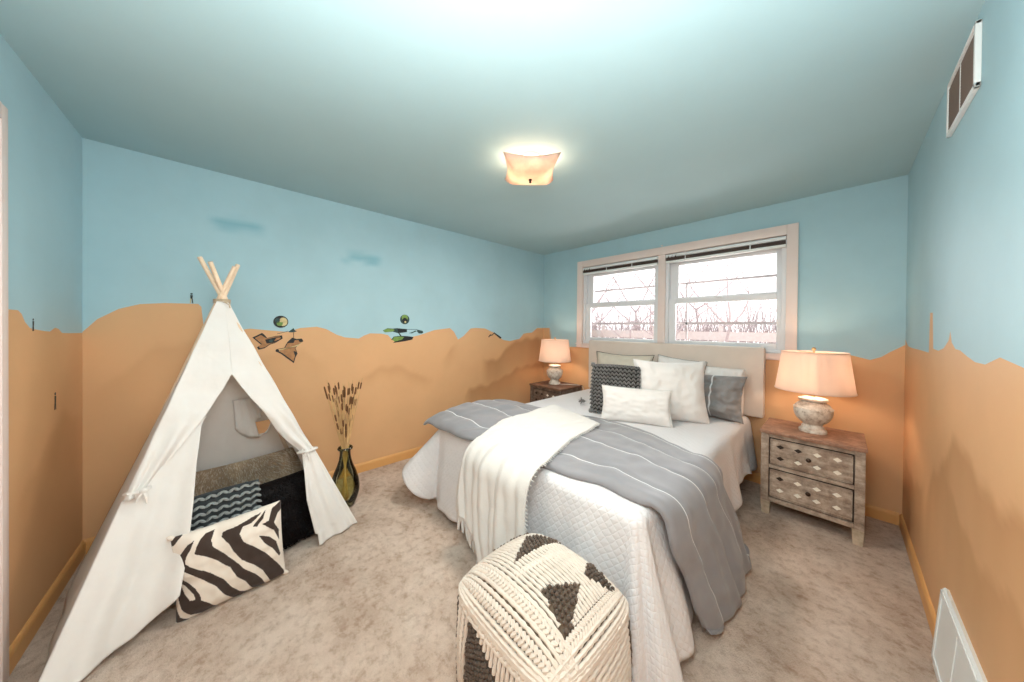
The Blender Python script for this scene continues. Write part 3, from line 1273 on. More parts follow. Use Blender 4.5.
def duvet():
    r = .085
    xe = BX1 - .03 + .01       # where the bend starts
    low = [(.80, -2.345), (1.05, -2.315), (1.42, -2.275), (1.97, -2.21), (2.25, -2.17), (2.45, -2.16), (2.62, -2.13), (2.8, -2.07), (3.1, -1.945)]
    upp = [(.80, -1.42), (1.2, -1.33), (1.7, -1.22), (2.03, -1.235), (2.25, -1.32), (2.45, -1.42), (2.65, -1.38), (2.8, -1.30), (3.1, -1.16)]
    NA, NB = 190, 90
    a0, a1 = .815, 3.11
    vs, uvs, fs = [], [], []
    for i in range(NA + 1):
        a = a0 + (a1 - a0) * i / NA
        for j in range(NB + 1):
            t = j / NB
            lo, up = interp(low, a), interp(upp, a)
            wob = .012 * sin(a * 9) + .008 * sin(a * 23)
            y = lo + (up - lo) * t + wob * (1 - t) + (.012 * sin(a * 7 + 1)) * t
            s = a - xe
            h, d = over_edge(s, r, .15)
            x = xe + h if s > 0 else a
            # puff: thick fold near the foot edge, soft swelling between the stitched lines
            edge = min(1, t / .06, (1 - t) / .08)
            edge = sqrt(max(0, 1 - (1 - edge) ** 2))
            puff = .030 + (.058 * sstep(1.7, .9, a) + .012) * sin(pi * min(1, t * 1.05)) ** .8
            for c in (.175, .46, .70, .925):
                puff -= .007 * math.exp(-((t - c) / .025) ** 2)
            puff = puff * edge
            nz = .011 * noise.noise(Vector((a * 5, t * 6, 3))) + .007 * noise.noise(Vector((a * 13, t * 9, 7)))
            drop = max(0, s)
            g = min(1, drop / .5)
            # folds running down the side
            fold = g * (.011 * sin(t * 19 + 2.5 * sin(drop * 2)) + .007 * sin(t * 43 + 1 + drop * 3)) * (.3 + .7 * sin(pi * t)) * (.06 + 1.1 * sin(pi * min(1, drop / .64))) + g * .03 * sin(pi * t)
            fold += .006 * g * noise.noise(Vector((t * 14, drop * 2, 9)))
            left = sstep(.87, .815, a)
            top = BZ + .012
            if s <= 0:
                z = top + puff + nz * edge - .02 * left * left
                X = x - .0
            else:
                th = min(1, s / (r * pi / 2))
                X = x + (puff + nz + fold) * sin(th * pi / 2)
                z = top - d + (puff + nz) * cos(th * pi / 2)
                zm = .022 + .05 * (2 * t - 1) ** 4
                if z < zm:
                    X += (zm - z) * .25
                    z = zm
            vs.append(Vector((X, y, z)))
            uvs.append((a, t))
    R = NB + 1
    for i in range(NA):
        for j in range(NB):
            k = i * R + j
            fs.append((k, k + R, k + R + 1, k + 1))
    o = mk('duvet', vs, fs, M_duvet, uvs=uvs)
    solidify(o, .014, -1)
    return tag(o, 'grey duvet with thin white stripes folded across the bed and falling to the floor', 'duvet')


duvet()


def throw():
    r = .10
    ye = BY0 - .02
    left = [(-2.95, 1.62), (-2.72, 1.50), (-2.60, 1.47), (-2.45, 1.46), (-2.3, 1.47), (-1.98, 1.35), (-1.7, 1.36), (-1.38, 1.32)]
    right = [(-2.95, 2.02), (-2.6, 2.02), (-2.3, 2.0), (-2.15, 1.965), (-1.9, 1.89), (-1.65, 1.87), (-1.5, 1.84), (-1.38, 1.80)]
    NU, NV = 80, 150
    vs, fs = [], []
    ends = []

    def surf(u, v):
        """u 0..1 left-right, v 0..1 from far end to hanging hem"""
        bot = -2.70 - .26 * sstep(0, .5, u)
        topy = -1.365 - .11 * u ** 1.5
        y = topy + (bot - topy) * v
        x = interp(left, y) + (interp(right, y) - interp(left, y)) * u
        s = ye - y
        g = min(1, max(0, s) / .3)
        h, d = over_edge(s, r, .10)
        base = BZ + .012
        # follow the duvet below
        tt = (y + 2.24) / (1.24 + .0)
        lift = .030 + (.050 * sstep(1.7, .9, x) + .014) * (sin(pi * min(1, max(0, tt) * 1.05)) ** .6 if 0 < tt < 1 else 0)
        lift = lift * .95 + .012
        wr = .006 * noise.noise(Vector((x * 9, y * 9, 1))) + .004 * noise.noise(Vector((x * 25, y * 12, 4)))
        ridge = (.012 * sin(u * 19 + .6 + 1.5 * sin(y * 4)) + .006 * sin(u * 47 + 2 + y * 5) + .022 * noise.noise(Vector((u * 9, y * 1.6, 5)))) * (.10 + .90 * g)
        if s <= 0:
            return Vector((x, y, base + lift + wr + ridge * .5))
        th = min(1, s / (r * pi / 2)) * pi / 2
        off = lift * (1 - .25 * g) + wr + ridge
        z = base - d + off * cos(th)
        Y = ye - h - off * sin(th)
        if z < .02:
            Y -= (.02 - z) * .6
            z = .02
        return Vector((x, Y, z))
    for i in range(NU + 1):
        for j in range(NV + 1):
            vs.append(surf(i / NU, j / NV))
    R = NV + 1
    for i in range(NU):
        for j in range(NV):
            k = i * R + j
            fs.append((k, k + 1, k + R + 1, k + R))
    o = mk('throw_blanket', vs, fs, M_throw)
    solidify(o, .010, 1)
    tag(o, 'white fringed throw laid over the grey duvet and the foot of the bed', 'blanket')
    b = MB()
    rnd = random.Random(4)
    for i in range(66):
        u = (i + .5) / 66
        p = surf(u, 1) + Vector((0, -.006, 0))
        q = p + Vector((rnd.uniform(-.014, .014), -.004, -.075 if p.z > .1 else -.0))
        if p.z < .08:
            q = p + Vector((rnd.uniform(-.01, .01), -.05, 0)); q.z = .01
        b.tube([p, (p + q) / 2 + Vector((0, -.003, 0)), q], [.0035, .0045, .003], 5)
        p = surf(u, 0)
        q = p + Vector((rnd.uniform(-.008, .008), rnd.uniform(.018, .03), -.004))
        b.tube([p + Vector((0, 0, .004)), q], [.0035, .002], 5)
    for i in range(90):       # ragged woven side edges
        v = (i + .5) / 90
        for uu_, sg in ((0, -1), (1, 1)):
            p = surf(uu_, v)
            L_ = rnd.uniform(.008, .018) + (.045 if (uu_ == 0 and v > .80) else 0)
            q = p + Vector((sg * L_ * (.4 if v > .8 else 1), 0, -L_ * .7 if v > .7 else 0))
            q.z = max(q.z, .01)
            b.tube([p + Vector((0, -.003, .004)), q], [.003, .002], 5)
    b.build('fringe', M_throw, o)


throw()


# ------------------------------------------------------------------ pillows
def pillow_surf(w, h, t, x, y, side, seed, pinch=.07, pw=2.4, wrk=.006):
    """x,y in -1..1 -> point in pillow space (x right, z up, y thickness; y<0 is front)"""
    ex = w / 2 * (1 - pinch * (1 - abs(y) ** 2) * abs(x) ** 3)
    ez = h / 2 * (1 - pinch * (1 - abs(x) ** 2) * abs(y) ** 3)
    th = (max(0, 1 - abs(x) ** pw) * max(0, 1 - abs(y) ** pw)) ** .5 * t / 2
    nn = noise.noise(Vector((x * 2.3 + seed, y * 2.3, side * 5))) * wrk * 2 * min(1, th / (t * .15 + 1e-6)) + noise.noise(Vector((x * 6 + seed, y * 5, side))) * wrk * min(1, th / (t * .15 + 1e-6))
    return Vector((x * ex, side * (th + nn), y * ez))


def pillow(name, w, h, t, loc, rot, mat, seed=0, n=30, pinch=.07, pw=2.4, wrk=.006, piping=None, mats=None, fmat=None):
    vs, fs, idx = [], [], []
    N = n + 1
    for side in (-1, 1):
        for i in range(N):
            for j in range(N):
                vs.append(pillow_surf(w, h, t, -1 + 2 * i / n, -1 + 2 * j / n, side, seed, pinch, pw, wrk))
    for sd in (0, 1):
        for i in range(n):
            for j in range(n):
                a = sd * N * N + i * N + j
                f = (a, a + N, a + N + 1, a + 1)
                fs.append(f if sd == 0 else f[::-1])
                idx.append(fmat((i + .5) / n, (j + .5) / n, sd) if fmat else 0)
    o = mk(name, vs, fs, mats or mat, idx=idx)
    bm = bmesh.new(); bm.from_mesh(o.data)
    bmesh.ops.remove_doubles(bm, verts=bm.verts, dist=1e-5)
    bm.to_mesh(o.data); bm.free()
    o.location = loc
    o.rotation_euler = rot
    if piping:
        pm, pr = piping
        b = MB()
        pts = []
        for k in range(4):
            for q in range(20):
                s_ = -1 + 2 * q / 20
                x, y = [(s_, -1), (1, s_), (-s_, 1), (-1, -s_)][k]
                pts.append(pillow_surf(w, h, t, x, y, 1, seed, pinch, pw, 0))
        pts.append(pts[0])
        b.tube(pts, pr, 6, cap=False)
        b.build('piping', pm, o)
    return o


def stand(bl, br, h, lean, lift=0.0):
    """location and rotation for a pillow standing on the edge bl-br, leaning back by lean (deg)"""
    bl, br = Vector(bl), Vector(br)
    mid = (bl + br) / 2
    e = br - bl
    rz = math.atan2(e.y, e.x)
    a = radians(-lean)
    R = Euler((a, 0, rz)).to_matrix()
    c = mid + R @ Vector((0, 0, h / 2)) + Vector((0, 0, lift))
    return c, (a, 0, rz)


ZB = BZ + .016
# white pillows and shams at the back, against the headboard
loc, rot = stand((1.02, -.30, ZB), (1.72, -.30, ZB), .46, 11, .01)
o = pillow('sham_pillow', .68, .47, .15, loc, rot, M_beige_f, 3, pinch=.11, piping=(M_piping, .0035), wrk=.008)
tag(o, 'beige sham pillow edged with dark piping, leftmost against the headboard', 'pillow', 'pillows on the bed')
loc, rot = stand((1.74, -.29, ZB), (2.16, -.29, ZB), .45, 9, .01)
rot = (rot[0], radians(5), rot[2])
o = pillow('bed_pillow', .44, .46, .13, loc, rot, M_white_f, 5, pinch=.06, piping=(M_piping, .002))
tag(o, 'white pillow whose corner peeks out between the beige sham and the big white square pillow', 'pillow', 'pillows on the bed')
loc, rot = stand((2.16, -.245, ZB), (2.47, -.245, ZB), .40, 7, .0)
o = pillow('bed_pillow', .30, .405, .11, loc, rot, M_white_f, 8, pinch=.01, pw=6)
tag(o, 'white boxy pillow standing right behind the grey striped sham', 'pillow', 'pillows on the bed')
# grey sham with stripe
def sham_stripe(u, v, sd):
    return 1 if sd == 0 and abs(u - .613) < .0095 else 0
loc, rot = stand((1.93, -.46, ZB), (2.50, -.47, ZB), .37, 16, .0)
o = pillow('sham_pillow', .59, .38, .17, loc, rot, M_sham, 11, n=106, pinch=.10, wrk=.020, mats=[M_sham, M_sline], fmat=sham_stripe)
tag(o, 'grey rumpled sham with one white stripe at the right end of the bed', 'pillow', 'pillows on the bed')
# big white square
loc, rot = stand((1.88, -.94, ZB), (2.30, -.66, ZB), .47, 14, .0)
o = pillow('cushion', .56, .51, .20, loc, rot, M_white_f, 14, n=40, pinch=.10, wrk=.009, piping=(M_white_f, .004))
tag(o, 'large white square pillow in the middle, behind the small white one', 'pillow', 'pillows on the bed')


def knit_pillow(w, h, t, loc, rot, base_m, yarn_m, seed, cols, rows, label, tassels, group=None, horizontal=False):
    o = pillow('knit_cushion', w, h, t, loc, rot, base_m, seed, pinch=-.04, pw=3)
    b = MB()
    rnd = random.Random(seed)
    for side in (-1, 1):
        for i in range(cols):
            for j in range(rows):
                x = -1 + 2 * (i + .5) / cols
                y = -1 + 2 * (j + .5) / rows
                p = pillow_surf(w, h, t, x, y, side, seed, -.04, 3, .006)
                dx = w / cols
                dz = h / rows
                for s_ in (-1, 1):
                    R = Matrix.Rotation(side * s_ * (.55 if not horizontal else 1.0), 3, 'Y')
                    q = p + Vector((s_ * dx * .24, side * .004, 0))
                    b.ball(q, (dx * .22, .010, dz * .68) if not horizontal else (dx * .17, .017, dz * .52), 6, 4, M=R)
    b.build('knit_stitches', yarn_m, o)
    if tassels:
        for (sx, sz) in ((-1, 1), (-1, -1)):
            t_ = MB()
            t_.ball((sx * w * .5, -.01, sz * h * .49), .020, 10, 7)
            for k in range(16):
                a = rnd.uniform(0, 2 * pi)
                q = Vector((sx * w * .5, -.01, sz * h * .49))
                d = Vector((rnd.uniform(-1, 1), rnd.uniform(-1, .4), rnd.uniform(-1, 1))).normalized() * .026
                t_.tube([q, q + d], [.005, .002], 4)
            t_.build('tassel', yarn_m, o)
    return tag(o, label, 'pillow', group)


loc, rot = stand((1.50, -1.075, ZB), (1.90, -.94, ZB), .42, 10, .0)
knit_pillow(.40, .42, .17, loc, rot, M_knit_d, M_knit_l, 21, 12, 13, 'chunky charcoal knit pillow on the bed, left of the big white square one', True, 'pillows on the bed')
b = MB()
rnd = random.Random(9)
c = Vector((0, 0, 0))
b.ball(c, (.024, .020, .014), 10, 7)
for k in range(26):
    d = Vector((rnd.uniform(-1, .3), rnd.uniform(-1, 1), rnd.uniform(-.2, .4))).normalized() * .042
    b.tube([c, c + d], [.006, .003], 4)
o = b.build('pompom', M_knit_l)
o.location = (1.33, -.93, ZB + .035)
tag(o, 'charcoal yarn pompom lying on the white quilt left of the knit pillow', 'pompom')
loc, rot = stand((1.68, -1.19, ZB), (2.16, -.975, ZB), .26, 16, .0)
o = pillow('lumbar_pillow', .53, .28, .13, loc, rot, M_white_f, 25, n=40, pinch=.07, wrk=.006, piping=(M_throw, .0045))
tag(o, 'small white rectangular lumbar pillow in front of all the others on the bed', 'pillow', 'pillows on the bed')

# ------------------------------------------------------------------ pouf
def pouf():
    root = empty('pouf', (2.285, -2.605, 0))
    tag(root, 'cream and brown tufted wool pouf on the carpet at the foot of the bed', 'pouf')
    hx, hy, hz = .250, .222, .385

    def body(u, v):
        """side wall: u 0..4 round the four sides, v 0 bottom..1 seam"""
        k = int(u) % 4
        t = u - int(u)
        s_ = -1 + 2 * t
        bul = .026 * sin(pi * v) * (1 - abs(s_) ** 3)
        rnd_ = 1 - .12 * abs(s_) ** 4
        X, Y = hx * rnd_, hy * rnd_
        if k == 0:
            p = Vector((X * s_, -Y - bul, 0))
        elif k == 1:
            p = Vector((X + bul, Y * s_, 0))
        elif k == 2:
            p = Vector((-X * s_, Y + bul, 0))
        else:
            p = Vector((-X - bul, -Y * s_, 0))
        p.z = .012 + (hz - .012) * v
        if v < .08:
            p.x *= .96 + .5 * v
            p.y *= .96 + .5 * v
        return p

    def top(x, y):
        """x,y -1..1"""
        rn = 1 - .12 * (abs(x) * abs(y)) ** 3
        q = (1 - abs(x) ** 2.6) * (1 - abs(y) ** 2.6)
        return Vector((x * hx * rn, y * hy * rn, hz + .112 * max(0, q) ** .72))
    # inner body
    vs, fs = [], []
    NS, NV = 4 * 16, 12
    for i in range(NS):
        for j in range(NV + 1):
            vs.append(body(4 * i / NS, j / NV))
    for i in range(NS):
        i2 = (i + 1) % NS
        for j in range(NV):
            fs.append((i * (NV + 1) + j, i2 * (NV + 1) + j, i2 * (NV + 1) + j + 1, i * (NV + 1) + j + 1))
    fs.append(tuple(i * (NV + 1) for i in range(NS))[::-1])
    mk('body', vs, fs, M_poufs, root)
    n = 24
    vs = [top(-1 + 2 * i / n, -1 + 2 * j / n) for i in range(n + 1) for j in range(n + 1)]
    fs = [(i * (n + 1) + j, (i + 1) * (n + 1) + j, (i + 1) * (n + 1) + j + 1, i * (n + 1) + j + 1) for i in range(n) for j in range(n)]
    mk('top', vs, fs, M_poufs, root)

    def nrm(f, a, c):
        e = .02
        return ((f(a + e, c) - f(a - e, c)).cross(f(a, c + e) - f(a, c - e))).normalized()

    ropes = MB()
    tuf = MB()
    rnd = random.Random(3)

    def rope(f, p0, p1, r=.0075, lift=.004, twist=34, n=26):
        pts, rs = [], []
        for i in range(n + 1):
            t = i / n
            a = p0[0] + (p1[0] - p0[0]) * t
            c = p0[1] + (p1[1] - p0[1]) * t
            N = nrm(f, min(.97, max(-.97, a)) if f is top else a, min(.97, max(.03 if f is body else -.97, c)))
            if f is body:
                P = f(a, c); N = Vector((P.x, P.y, 0)).normalized() if False else N
                if N.dot(Vector((P.x, P.y, 0))) < 0:
                    N = -N
            elif N.z < 0:
                N = -N
            P = f(a, c) + N * lift
            pts.append(P)
            rs.append(r * (1 + .22 * sin(i * 2.4)))
        ropes.tube(pts, rs, 7)

    def braid(f, p0, p1, wdt, n=22, r=.009):
        """chain of slanted knots along p0-p1 (wdt in the same units, across)"""
        d = Vector((p1[0] - p0[0], p1[1] - p0[1], 0))
        pr = Vector((-d.y, d.x, 0)).normalized() * wdt
        for i in range(n):
            for sg in (-1, 1):
                t0, t1 = i / n, min(1, (i + .9) / n)
                a = Vector(p0 + (0,)) + d * t0 + pr * sg
                c = Vector(p0 + (0,)) + d * t1
                pts = []
                for q in (0, .5, 1):
                    z = a.lerp(c, q)
                    zx, zy = (max(-1, min(1, z.x)), max(-1, min(1, z.y))) if f is top else (z.x, max(.0, min(1, z.y)))
                    N = nrm(f, max(-.97, min(.97, zx)) if f is top else zx, max(.03 if f is body else -.97, min(.97, zy)))
                    P = f(zx, zy)
                    if (f is top and N.z < 0) or (f is body and N.dot(Vector((P.x, P.y, 0))) < 0):
                        N = -N
                    pts.append(P + N * (.003 + .004 * q))
                ropes.tube(pts, [r * .7, r, r * .6], 6)

    def tuft(f, a, c):
        N = nrm(f, max(-.97, min(.97, a)) if f is top else a, max(.03 if f is body else -.97, min(.97, c)))
        P = f(a, c)
        if (f is top and N.z < 0) or (f is body and N.dot(Vector((P.x, P.y, 0))) < 0):
            N = -N
        tuf.ball(P + N * (.005 + rnd.uniform(0, .004)), rnd.uniform(.0058, .0082), 7, 5)

    def tri(f, A, B, C, da, dc):
        amin, amax = min(A[0], B[0], C[0]), max(A[0], B[0], C[0])
        cmin, cmax = min(A[1], B[1], C[1]), max(A[1], B[1], C[1])
        def sg(p, q, r_): return (p[0] - r_[0]) * (q[1] - r_[1]) - (q[0] - r_[0]) * (p[1] - r_[1])
        a = amin
        row = 0
        while a <= amax:
            c = cmin + (dc / 2 if row % 2 else 0)
            while c <= cmax:
                p = (a + rnd.uniform(-.1, .1) * da, c + rnd.uniform(-.1, .1) * dc)
                d1, d2, d3 = sg(p, A, B), sg(p, B, C), sg(p, C, A)
                if not ((d1 < 0 or d2 < 0 or d3 < 0) and (d1 > 0 or d2 > 0 or d3 > 0)):
                    tuft(f, *p)
                c += dc
            a += da
            row += 1
    # top: braided band along the front edge (-y)
    for y, kind in ((-.95, 'r'), (-.87, 'b'), (-.78, 'r'), (-.71, 'r'), (-.63, 'b'), (-.55, 'r')):
        if kind == 'r':
            rope(top, (-.97, y), (.97, y), .0075, n=40)
        else:
            braid(top, (-.95, y), (.95, y), .05, 30, .008)
    # short ropes across the rest, with tufted triangles
    T1 = ((.28, -.35), (.54, .20), (.80, -.52))
    T2 = ((-.64, .42), (-.18, .92), (-.28, -.32))
    T3 = ((.26, .93), (.86, .72), (.50, .38))
    T4 = ((-.95, -.38), (-.97, .35), (-.78, .62))
    tris = (T1, T2, T3, T4)

    def inside(p, T):
        def sg(p, q, r_): return (p[0] - r_[0]) * (q[1] - r_[1]) - (q[0] - r_[0]) * (p[1] - r_[1])
        d1, d2, d3 = sg(p, T[0], T[1]), sg(p, T[1], T[2]), sg(p, T[2], T[0])
        return not ((d1 < 0 or d2 < 0 or d3 < 0) and (d1 > 0 or d2 > 0 or d3 > 0))
    y = -.48
    while y < .97:
        run = None
        x = -.96
        while x <= .80:
            ins = any(inside((x, y), T) for T in tris)
            if not ins and run is None:
                run = x
            if (ins or x > .78) and run is not None:
                if x - run > .05:
                    rope(top, (run, y), (x - .01, y), .0062, n=max(4, int((x - run) * 18)))
                run = None
            x += .02
        y += .066
    for x in (.885, .935, .975, .993):
        rope(top, (x, -.94), (x, .95), .0080, n=36)
    rope(top, (-.97, -.985), (.97, -.985), .0080, n=36)
    braid(top, (.83, -.55), (.83, .95), .05, 26, .0075)
    braid(top, (-.12, -.45), (.16, .95), .035, 22, .0065)
    for T in tris:
        tri(top, *T, .058, .078)
    for k in (0, 1):
        for v_ in (.975, .93):
            rope(body, (k + .02, v_), (k + .97, v_), .0075, n=34)
    # seam rope round the top edge
    for k in range(4):
        pts = []
        for i in range(31):
            P = body(k + i / 30 * .9999, 1.0)
            pts.append(P + Vector((P.x, P.y, 0)).normalized() * .004)
        ropes.tube(pts, [.009 * (1 + .15 * sin(i * 2.2)) for i in range(31)], 7)
    # front side (k=0): columns
    for u in (.10, .17, .86, .93):
        braid(body, (u, .05), (u, .97), .022, 18, .008)
    for u in (.235, .80):
        rope(body, (u, .03), (u, .97), .008)
    tri(body, (.0, .05), (.06, .05), (.05, .96), .018, .028)
    tri(body, (.0, .05), (.0, .96), (.05, .96), .018, .028)
    tri(body, (.27, .93), (.78, .60), (.27, .25), .026, .040)
    u = .30
    while u < .78:
        rope(body, (u, .04), (u, .25 + (u - .27) * .68), .0070)
        if u > .34: rope(body, (u, .95 - (u - .27) * .62), (u, .97), .0070, n=6)
        u += .036
    # right side (k=1): slanted ropes over a tufted strip at its far edge
    for i in range(26):
        c0 = -.04 + i * .058
        a0, a1 = 1.05, 1.86
        q0, q1 = c0 - .06, c0 + .04
        if q1 < .04 or q0 > .97:
            continue
        if q0 < .03:
            a0 += (a1 - a0) * (.03 - q0) / (q1 - q0); q0 = .03
        if q1 > .97:
            a1 -= (a1 - a0) * (q1 - .97) / (q1 - q0); q1 = .97
        rope(body, (a0, q0), (a1, q1), .0078)
    braid(body, (1.03, .05), (1.03, .95), .02, 18, .008)
    tri(body, (1.89, .04), (1.99, .04), (1.99, .88), .02, .028)
    tri(body, (1.89, .04), (1.89, .88), (1.99, .88), .02, .028)
    # back and left sides
    for k in (2, 3):
        u = k + .05
        while u < k + .97:
            rope(body, (u, .04), (u, .96), .0085, n=14)
            u += .05
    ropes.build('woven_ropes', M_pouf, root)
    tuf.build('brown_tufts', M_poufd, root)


pouf()

# ------------------------------------------------------------------ teepee
F1, F2, B1, B2, AP = Vector((1.09, -3.94, 0)), Vector((.75, -2.82, 0)), Vector((.245, -4.035, 0)), Vector((.09, -2.98, 0)), Vector((.552, -3.474, 1.49))
tp = empty('teepee_tent', (.55, -3.45, 0))
tag(tp, 'white canvas play teepee on wooden poles in the corner, flaps tied back', 'teepee')


def TP(o):
    o.location = -tp.location
    return o


foot = {'a': F1, 'b': F2, 'c': B1, 'd': B2}
tips = {'a': 1.715, 'b': 1.73, 'c': 1.69, 'd': 1.70}
for i, (k, f_) in enumerate(foot.items()):
    d = (AP - f_).normalized()
    side = Vector((-d.y, d.x, 0)).normalized() * .014 * (1 if i % 2 else -1)
    L = (tips[k]) / d.z
    inn = (Vector((.54, -3.44, 0)) - f_).normalized() * .020
    b = MB(); b.tube([f_ + inn + side * .3 + d * .014, f_ + inn * .3 + side + (AP + Vector((0, 0, .055)) - f_).normalized() * L], .0115, 12)
    TP(b.build('pole', M_pole, tp))
b = MB()
for z in (1.487, 1.495, 1.503):
    b.lathe([(.036, z - .004), (.040, z), (.036, z + .004)], 18, (AP.x, AP.y, 0))
b.tube([(AP.x + .038, AP.y + .01, 1.49), (AP.x + .052, AP.y + .03, 1.475), (AP.x + .05, AP.y + .035, 1.455)], .003, 6)
TP(b.build('cord_binding', M_rope, tp))

CN = Vector((.54, -3.44, .5))


def panel(A, B, z_gap, name, n=22, m_=40, sag=.02, hole=None, pushout=1.0, fold=.008, seed=0):
    """triangular cloth panel between pole A and pole B"""
    vs, fs = [], []
    nrm = (B - A).cross(AP - A).normalized()
    if nrm.dot(CN - A) > 0:
        nrm = -nrm
    for j in range(m_ + 1):
        t = j / m_
        for i in range(n + 1):
            s_ = i / n
            p = A.lerp(B, s_).lerp(AP, t * .985)
            w_ = (1 - t)
            p = p - nrm * sag * sin(pi * s_) * sin(pi * min(1, t + .15)) * w_ * pushout
            p = p + nrm * fold * sin(s_ * 17 + seed) * w_ ** 1.5
            p = p + nrm * (.016 if name != 'left_panel' else .012)
            if t < .12:
                p.z = max(p.z, .012)
            vs.append(p)
    for j in range(m_):
        for i in range(n):
            if hole and hole(( i + .5) / n, (j + .5) / m_):
                continue
            a = j * (n + 1) + i
            fs.append((a, a + 1, a + n + 2, a + n + 1))
    o = TP(mk(name, vs, fs, M_white_c, tp))
    solidify(o, .003, 0)
    return o


panel(F1, B1, 0, 'left_panel', seed=1, sag=.0, fold=.004)


def win_hole(s_, t):
    return .80 < s_ < .955 and .405 + .05 * abs((s_ - .86) / .1) ** 2 < t < .475


panel(B1, B2, 0, 'back_panel', n=70, m_=110, hole=win_hole, seed=2, fold=.012)
panel(B2, F2, 0, 'right_panel', seed=4)
# rolled hem of the window opening and the loose cover above it
bn = (B2 - B1).cross(AP - B1).normalized()
if bn.dot(CN - B1) < 0:
    bn = -bn


def BP(s_, t, off):
    return B1.lerp(B2, s_).lerp(AP, t * .985) + bn * off


b = MB()
b.tube([BP(.64 + .33 * i / 24, .405 + .065 * abs(i / 12 - 1) ** 2.2, .012) for i in range(25)], .005, 6)
TP(b.build('window_hem', M_white_c, tp))
vs, fs = [], []
for j in range(13):
    for i in range(17):
        s_ = .64 + .26 * i / 16
        t0 = .405 + .065 * abs((s_ - .64) / .165 - 1) ** 2.2
        t_ = t0 + (.60 - t0) * j / 12
        vs.append(BP(min(s_, .99), t_, .012 + .012 * sin(pi * i / 16) * (1 - j / 12) + .004 * sin(i * 1.3)))
for j in range(12):
    for i in range(16):
        if i > 10 and j < 5:
            continue
        k = j * 17 + i
        fs.append((k, k + 1, k + 18, k + 17))
o = TP(mk('window_cover', vs, fs, M_white_c, tp))
solidify(o, .003, 0)

# front panel, described in the panel's own plane: e1 along the hem, e2 up the slope
e1 = (F2 - F1).normalized()
fn = (F2 - F1).cross(AP - F1).normalized()
if fn.x < 0:
    fn = -fn
e2 = fn.cross(e1)
if e2.z < 0:
    e2 = -e2
LW = (F2 - F1).length
APX, APY = (AP - F1).dot(e1), (AP - F1).dot(e2)


def FP(a, c, off=0.0):
    return F1 + e1 * a + e2 * c + fn * (off + .022)


def polL(c):        # a-coordinate of the left pole at height c
    return APX * c / APY


def polR(c):
    return LW + (APX - LW) * c / APY


def strip(name, c0, c1, fa, fb, off, n=26, m_=60, mat=M_white_c):
    """cloth between curves a=fa(c) and a=fb(c) for c in c0..c1"""
    vs, fs = [], []
    for j in range(m_ + 1):
        c = c0 + (c1 - c0) * j / m_
        A, B = fa(c), fb(c)
        for i in range(n + 1):
            s_ = i / n
            a = A + (B - A) * s_
            vs.append(FP(a, c, off(s_, c, a)))
    for j in range(m_):
        for i in range(n):
            k = j * (n + 1) + i
            fs.append((k, k + 1, k + n + 2, k + n + 1))
    o = TP(mk(name, vs, fs, mat, tp))
    solidify(o, .003, 0)
    return o


TIEL, TIER = (.268, .625), (.905, .570)
edgeL = [(.625, .268), (.66, .30), (.72, .345), (.80, .405), (.88, .468), (.95, .515), (1.03, .566), (1.106, .602)]
edgeR = [(.57, .905), (.60, .885), (.66, .838), (.74, .790), (.865, .730), (.98, .665), (1.05, .628), (1.106, .602)]


def cover_off(s_, c, a):
    return .006 * sin(a * 22 + c * 6) * min(1, (1.55 - c) * 2) + .004 * sin(c * 31 + a * 9)


# upper cloth and left flap in one piece, from the peak down to the tie
strip('left_flap', .60, 1.53, lambda c: polL(c) - .030, lambda c: max(interp(edgeL, c), polL(c) + .02) if c < 1.106 else min(.608, polR(c)),
      lambda s_, c, a: cover_off(s_, c, a) + .018 * sin(pi * s_) * sstep(1.1, .75, c) + .010 * sin(s_ * 12 + c * 9) * sstep(1.0, .7, c) + .010, m_=90)
# lower part of the left flap, falling loose to the carpet
lowR = [(-.06, .135), (0.0, .17), (.03, .20), (.063, .232), (.10, .29), (.138, .34), (.25, .365), (.35, .385), (.509, .412), (.70, .44), (.86, .469), (.92, .50)]
hemv = []


def lower_left():
    n, m_ = 44, 70
    vs, fs = [], []
    for j in range(m_ + 1):
        v = j / m_
        for i in range(n + 1):
            s_ = i / n
            # hem: from pole foot to the free corner; the hem lifts towards the opening
            hc = interp([(0, .0), (.25, .012), (.45, .028), (.62, .05), (.8, .085), (1, .138)], s_)
            tc = interp([(0, .60), (.15, .64), (.4, .72), (.7, .80), (1, .90)], s_)
            c = hc + (tc - hc) * v
            aL = polL(c) - .032
            aR = interp(lowR, c)
            if c > .14:
                aR = interp(lowR, c)
            a = aL + (max(aR, aL + .02) - aL) * s_ if c > .14 else aL + ((interp([(0, .34), (.14, .34)], c)) - aL) * s_
            tie = math.exp(-((c - .60) / .09) ** 2)
            off = .030 * sin(s_ * 7 + .6) * (1 - v) ** .8 + .010 * sin(s_ * 19 + 2) * (1 - v) - .002 - .004 * tie * s_
            off += .05 * s_ * (1 - v) * (1 - s_ * .4)
            p = FP(a, c, off)
            p.z = max(p.z, .010)
            vs.append(p)
    for j in range(m_):
        for i in range(n):
            k = j * (n + 1) + i
            fs.append((k, k + 1, k + n + 2, k + n + 1))
    o = TP(mk('left_flap_fall', vs, fs, M_white_c, tp))
    solidify(o, .003, 0)


lower_left()
# right flap above the tie
strip('right_flap', .555, 1.53, lambda c: min(interp(edgeR, c) if c < 1.106 else .598, polR(c) - .006), lambda c: polR(c) + .014,
      lambda s_, c, a: cover_off(s_, c, a) + .016 * sin(pi * s_) * sstep(1.1, .75, c) + .008 * sin(s_ * 12 + c * 7) * sstep(1.0, .7, c) + .008, m_=90)
